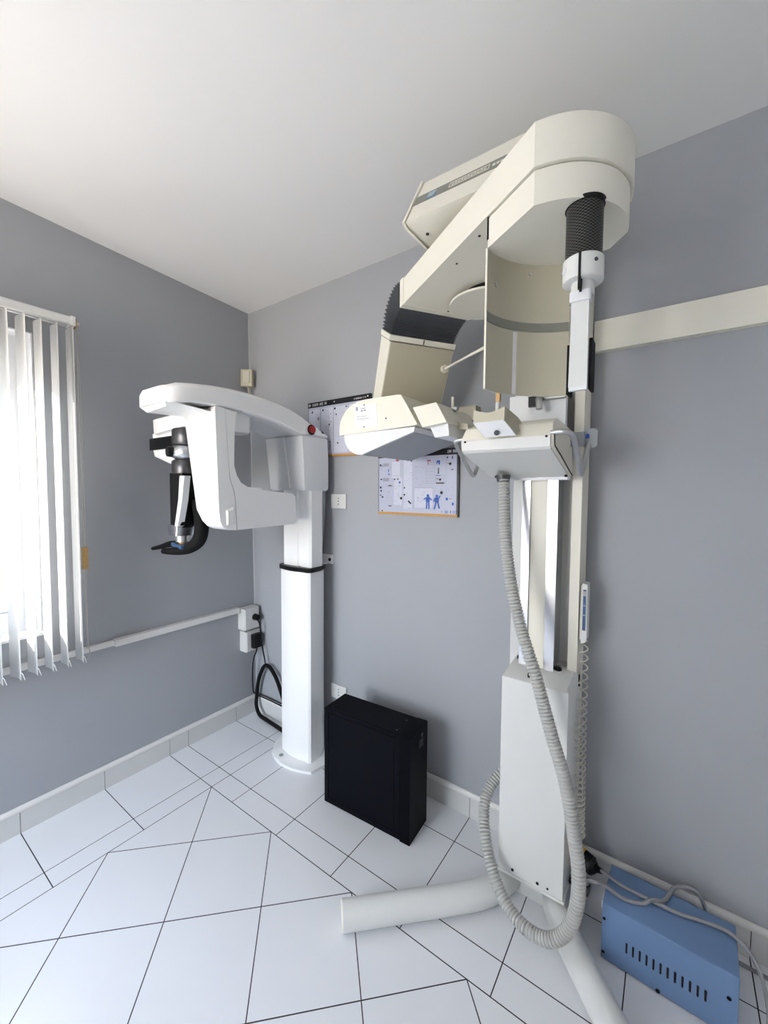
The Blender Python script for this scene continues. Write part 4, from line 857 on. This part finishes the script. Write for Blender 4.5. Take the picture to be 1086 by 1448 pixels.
# handset with coiled cord on the column's right side
ha = thing('remote_handset', (2.085, -0.115, 1.0), 'cream exposure handset with coiled cord hung on the tall beige column', 'handset')
bm = BM(); prism_z(bm, rrect(2.0812, -0.138, 2.088, -0.098, 0.002, 2), 1.005, 1.208); obj('holder', bm, 'beigecord', ha)
bm = BM(); prism_y(bm, [(2.0885, 1.000), (2.100, 0.998), (2.108, 1.010), (2.106, 1.214), (2.092, 1.217), (2.0885, 1.212)], -0.150, -0.098); hb = obj('handset_body', bm, 'offwhite', ha, bevel=0.003)
bm = BM(); box(bm, (2.093, -0.1525, 1.045), (2.103, -0.1498, 1.195)); obj('display', bm, 'display', hb, bevel=0.001, label='dark blue display strip')
bm = BM(); box(bm, (2.0935, -0.1535, 1.172), (2.1025, -0.1522, 1.190)); box(bm, (2.094, -0.1535, 1.10), (2.102, -0.1522, 1.104)); box(bm, (2.094, -0.1535, 1.135), (2.102, -0.1522, 1.139)); obj_each('button', bm, 'grey', hb)
cpts = [Vector((2.096, -0.118, 1.0)), Vector((2.099, -0.118, 0.80)), Vector((2.101, -0.119, 0.55)), Vector((2.104, -0.12, 0.34)), Vector((2.107, -0.125, 0.29)), Vector((2.110, -0.140, 0.27)), Vector((2.110, -0.158, 0.29)), Vector((2.106, -0.165, 0.36)), Vector((2.099, -0.166, 0.55)), Vector((2.096, -0.164, 0.80))]
base_path = resample(smooth_path([tuple(p) for p in cpts], 12), 0.0025)
hel = []; ph = 0.0
for i, p in enumerate(base_path):
    d = (base_path[min(i+1, len(base_path)-1)]-base_path[max(i-1, 0)]).normalized()
    u_ = d.cross(Vector((0, 1, 0))).normalized(); w_ = d.cross(u_)
    zz = p.z; pitch = 0.018 + 0.018*max(0.0, min(1.0, (zz-0.3)/0.6))
    ph += 2*PI*0.0025/pitch
    hel.append(p + (u_*math.cos(ph)+w_*math.sin(ph))*0.0125)
bm = BM(); tube(bm, hel, 0.0026, 7); obj('coiled_cord', bm, 'beigecord', ha, smooth=60)

# cream beam on the back wall
bm = BM(); box(bm, (2.084, -0.033, 2.078), (3.3, -0.0005, 2.190))
tag(obj('wall_beam', bm, 'cream', bevel=0.002, seg=2, loc=(2.7, -0.017, 2.078)), 'long cream mounting beam fixed level to the back wall', 'beam')

# ------------------------------------------------------------------ blue control box with its two cords
bb = thing('control_box', (2.37, -0.21, 0), 'blue enamelled metal control box on the floor at the right', 'control box')
Ab = Vector((2.203, -0.300, 0)); bx_ = Vector((0.343, -0.014, 0)).normalized(); by_ = Vector((0.014, 0.343, 0)).normalized()
def Q(x, y, z): p = Ab+bx_*x+by_*y; return (p.x, p.y, z)
def qbox(bm, x0, x1, y0, y1, z0, z1): loft(bm, [[Q(x0, y0, z), Q(x1, y0, z), Q(x1, y1, z), Q(x0, y1, z)] for z in (z0, z1)]); return bm
bm = BM(); loft(bm, [[Q(0, 0, z), Q(0.343, 0, z), Q(0.343, 0.178, z), Q(0, 0.178, z)] for z in (0.006, 0.195)]); bmesh.ops.bevel(bm, geom=bm.edges[:], offset=0.0025, segments=3, profile=0.5, affect='EDGES')
for k in range(12):
    xc = 0.072+k*0.0181; zc = 0.088
    pl_ = [(xc+0.003*math.cos(a), zc+(0.0145 if math.sin(a) >= 0 else -0.0145)+0.003*math.sin(a)) for a in [2*PI*i/12 for i in range(12)]]
    loft(bm, [[Q(px, yy, pz) for px, pz in pl_] for yy in (-0.0006, 0.0005)], mat=1)
bx = obj('casing', bm, ['blue', 'slot'], bb)
bm = BM()
for x, z, r in ((0.007, 0.145, 0.0045), (0.007, 0.030, 0.0045), (0.322, 0.122, 0.0055), (0.158, 0.012, 0.006)): cyl(bm, Q(x, 0.0, z), Q(x, -0.0018, z), r, n=14)
obj_each('casing_screw', bm, 'blackmatte', bx)
bm = BM(); qbox(bm, 0.02, 0.323, 0.02, 0.16, 0, 0.006); obj('feet', bm, 'blackmatte', bb)
bm = BM(); qbox(bm, -0.004, 0.0, 0.012, 0.05, 0.165, 0.19); obj('terminal_label', bm, 'paper', bb)

c1 = thing('connecting_cable', (2.15, -0.19, 0.17), 'grey cord with black and yellow connector running straight across the blue box', 'cord')
bm = BM(); cyl(bm, (2.0835, -0.128, 0.176), (2.122, -0.138, 0.174), 0.034, 0.034, n=28); obj('connector_ring', bm, 'yellow', c1, bevel=0.003, label='yellow ring')
bm = BM(); cyl(bm, (2.118, -0.137, 0.174), (2.150, -0.147, 0.172), 0.0335, 0.031, n=28); cyl(bm, (2.150, -0.147, 0.172), (2.163, -0.152, 0.174), 0.031, 0.018, n=28); cyl(bm, (2.160, -0.152, 0.174), (2.186, -0.178, 0.196), 0.014, 0.008, n=20); obj('connector_body', bm, 'black', c1, smooth=40)
bm = BM(); tube(bm, smooth_path([(2.183, -0.177, 0.196), (2.20, -0.188, 0.2015), (2.25, -0.203, 0.2015), (2.332, -0.205, 0.2015), (2.41, -0.203, 0.2015), (2.455, -0.191, 0.2015), (2.515, -0.180, 0.2015), (2.545, -0.187, 0.2015), (2.575, -0.205, 0.195), (2.60, -0.235, 0.165), (2.615, -0.26, 0.10), (2.62, -0.27, 0.02), (2.66, -0.30, 0.0065), (2.80, -0.34, 0.0065)], 6), 0.0058, 10); obj('cable', bm, 'cable', c1)
c2 = thing('connecting_cable', (2.14, -0.2, 0.12), 'grey cord looping up behind the blue box from the small dark connector', 'cord')
bm = BM(); cyl(bm, (2.0875, -0.190, 0.125), (2.150, -0.200, 0.118), 0.020, n=20); obj('connector_body', bm, 'black', c2, bevel=0.002)
bm = BM(); tube(bm, smooth_path([(2.142, -0.196, 0.132), (2.150, -0.208, 0.165), (2.186, -0.225, 0.188), (2.205, -0.237, 0.2015), (2.256, -0.252, 0.2015), (2.310, -0.235, 0.2025), (2.335, -0.215, 0.2135), (2.370, -0.181, 0.2035), (2.395, -0.115, 0.2055), (2.43, -0.082, 0.205), (2.462, -0.072, 0.192), (2.49, -0.072, 0.13), (2.50, -0.06, 0.04), (2.54, -0.05, 0.0072), (2.70, -0.06, 0.0072)], 6), 0.0062, 10); obj('cable', bm, 'cable', c2)

# ------------------------------------------------------------------ outside the window
bm = BM(); box(bm, (-14, -12, -0.62), (-0.3, 10, -0.55)); tag(obj('ground', bm, 'paving', smooth=0), kind='structure')
bm = BM(); box(bm, (-0.32, -8.5, -0.6), (-0.08, Y0-0.21, 4.6)); tag(obj('sun_block_wall', bm, 'whitewall', smooth=0), kind='structure')  # added unseen wall, keeps the sun off the rear window
def palm(x, y, h, n, seed, label):
    r = random.Random(seed)
    t = thing('palm', (x, y, -0.55), label, 'palm', 'palms outside the window')
    bm = BM(); rings = []
    for i in range(9):
        z = -0.55+h*i/8; rad = 0.11-0.04*i/8+0.012*(i % 2)
        rings.append([(x+rad*math.cos(2*PI*k/12), y+rad*math.sin(2*PI*k/12), z) for k in range(12)])
    loft(bm, rings); obj('trunk', bm, 'trunk', t)
    for f in range(n):
        az = 2*PI*f/n+r.uniform(-0.2, 0.2); L = r.uniform(0.8, 1.2); el = r.uniform(0.2, 1.1)
        bm = BM(); pts = []
        for i in range(11):
            s = i/10; rr_ = L*s*math.cos(el*(1-0.4*s)); zz = -0.55+h+L*(s*math.sin(el)-0.75*s*s)
            pts.append(Vector((x+rr_*math.cos(az), y+rr_*math.sin(az), zz)))
        tube(bm, pts, 0.008, 6, rfun=lambda i: 0.010-0.0008*i)
        side_ = Vector((-math.sin(az), math.cos(az), 0))
        for i in range(2, 11):
            for sg in (-1, 1):
                for o_ in (0, 0.5):
                    b0 = pts[i-1].lerp(pts[i], o_); d_ = (pts[i]-pts[i-1]).normalized()
                    ll = 0.34*math.sin(PI*min(1, (i+o_)/11.5))+0.06
                    tip = b0+side_*sg*ll*0.8+d_*ll*0.55-Vector((0, 0, ll*0.35)); w2 = d_*0.014
                    v1, v2, v3, v4 = bm.verts.new(b0-w2), bm.verts.new(b0+w2), bm.verts.new(tip), bm.verts.new((b0+tip)/2-w2*1.3+Vector((0, 0, 0.01)))
                    bm.faces.new((v1, v2, v3, v4))
        obj('frond', bm, 'leaf', t, recalc=False)
palm(-2.3, -0.75, 1.5, 13, 1, 'green palm just outside the window, nearest the glass')
palm(-4.4, -0.2, 2.1, 13, 5, 'taller green palm further off outside the window')

# ------------------------------------------------------------------ light: daylight through the two windows
wd = bpy.data.worlds.new('World'); S.world = wd; wd.use_nodes = True
nt = wd.node_tree; nt.nodes.clear()
out = nt.nodes.new('ShaderNodeOutputWorld'); bg = nt.nodes.new('ShaderNodeBackground')
tcw = nt.nodes.new('ShaderNodeTexCoord'); sep = nt.nodes.new('ShaderNodeSeparateXYZ'); rmp = nt.nodes.new('ShaderNodeValToRGB')
mr = nt.nodes.new('ShaderNodeMapRange'); mr.inputs[1].default_value = -1; mr.inputs[2].default_value = 1
nt.links.new(tcw.outputs['Generated'], sep.inputs[0]); nt.links.new(sep.outputs['Z'], mr.inputs[0]); nt.links.new(mr.outputs[0], rmp.inputs[0])
cr0 = rmp.color_ramp; cr0.elements[0].position = 0.0; cr0.elements[0].color = (0.80, 0.70, 0.58, 1)
cr0.elements[1].position = 1.0; cr0.elements[1].color = (0.58, 0.74, 1.0, 1)
for ps, cl in ((0.47, (0.85, 0.77, 0.66, 1)), (0.51, (1.0, 0.99, 0.97, 1)), (0.65, (0.80, 0.89, 1.0, 1))):
    e_ = cr0.elements.new(ps); e_.color = cl
nt.links.new(rmp.outputs[0], bg.inputs['Color']); bg.inputs['Strength'].default_value = 26.0
nt.links.new(bg.outputs[0], out.inputs['Surface'])

def portal(name, loc, rot, sx, sy):
    l = bpy.data.lights.new(name, 'AREA'); l.shape = 'RECTANGLE'; l.size = sx; l.size_y = sy
    try: l.cycles.is_portal = True
    except Exception: pass
    o = bpy.data.objects.new(name, l); COL.objects.link(o); o.location = loc; o.rotation_euler = rot
portal('window_portal', (-0.21, (WY0+WY1)/2, (WZ0+WZ1)/2), (0, -PI/2, 0), WZ1-WZ0, WY1-WY0)
portal('rear_window_portal', ((FX0+FX1)/2, Y0-0.16, (FZ0+FZ1)/2), (PI/2, 0, 0), FX1-FX0, FZ1-FZ0)
sun = bpy.data.lights.new('sun', 'SUN'); sun.energy = 45.0; sun.angle = math.radians(0.6); sun.color = (1.0, 0.95, 0.88)
so = bpy.data.objects.new('sun', sun); COL.objects.link(so)
az, el = math.radians(47), math.radians(28)   # travelling towards +x, +y and down
so.rotation_euler = Vector((math.cos(az)*math.cos(el), math.sin(az)*math.cos(el), -math.sin(el))).to_track_quat('-Z', 'Y').to_euler()

# ------------------------------------------------------------------ camera
cam = bpy.data.cameras.new('camera'); co_ = bpy.data.objects.new('camera', cam); COL.objects.link(co_)
yaw, pit, rol = 0.61921, -0.05014, 0.00652
F = Vector((-math.sin(yaw)*math.cos(pit), math.cos(yaw)*math.cos(pit), math.sin(pit)))
Rt = Vector((math.cos(yaw), math.sin(yaw), 0)); Up = Rt.cross(F)
R2 = Rt*math.cos(rol)+Up*math.sin(rol); U2 = Up*math.cos(rol)-Rt*math.sin(rol)
mw = Matrix(((R2.x, U2.x, -F.x, CAMP[0]), (R2.y, U2.y, -F.y, CAMP[1]), (R2.z, U2.z, -F.z, CAMP[2]), (0, 0, 0, 1)))
co_.matrix_world = mw
cam.sensor_fit = 'VERTICAL'; cam.sensor_height = 36.0; cam.lens = 572.86/1448*36.0; cam.clip_start = 0.02
S.camera = co_
vs = S.view_settings
S.display_settings.display_device = 'sRGB'
vs.view_transform = 'Standard'; vs.look = 'None'; vs.gamma = 1.0; vs.use_curve_mapping = False
vs.exposure = -0.28
S.cycles.max_bounces = 10; S.cycles.diffuse_bounces = 6; S.cycles.transparent_max_bounces = 12
S.cycles.caustics_reflective = False; S.cycles.caustics_refractive = False
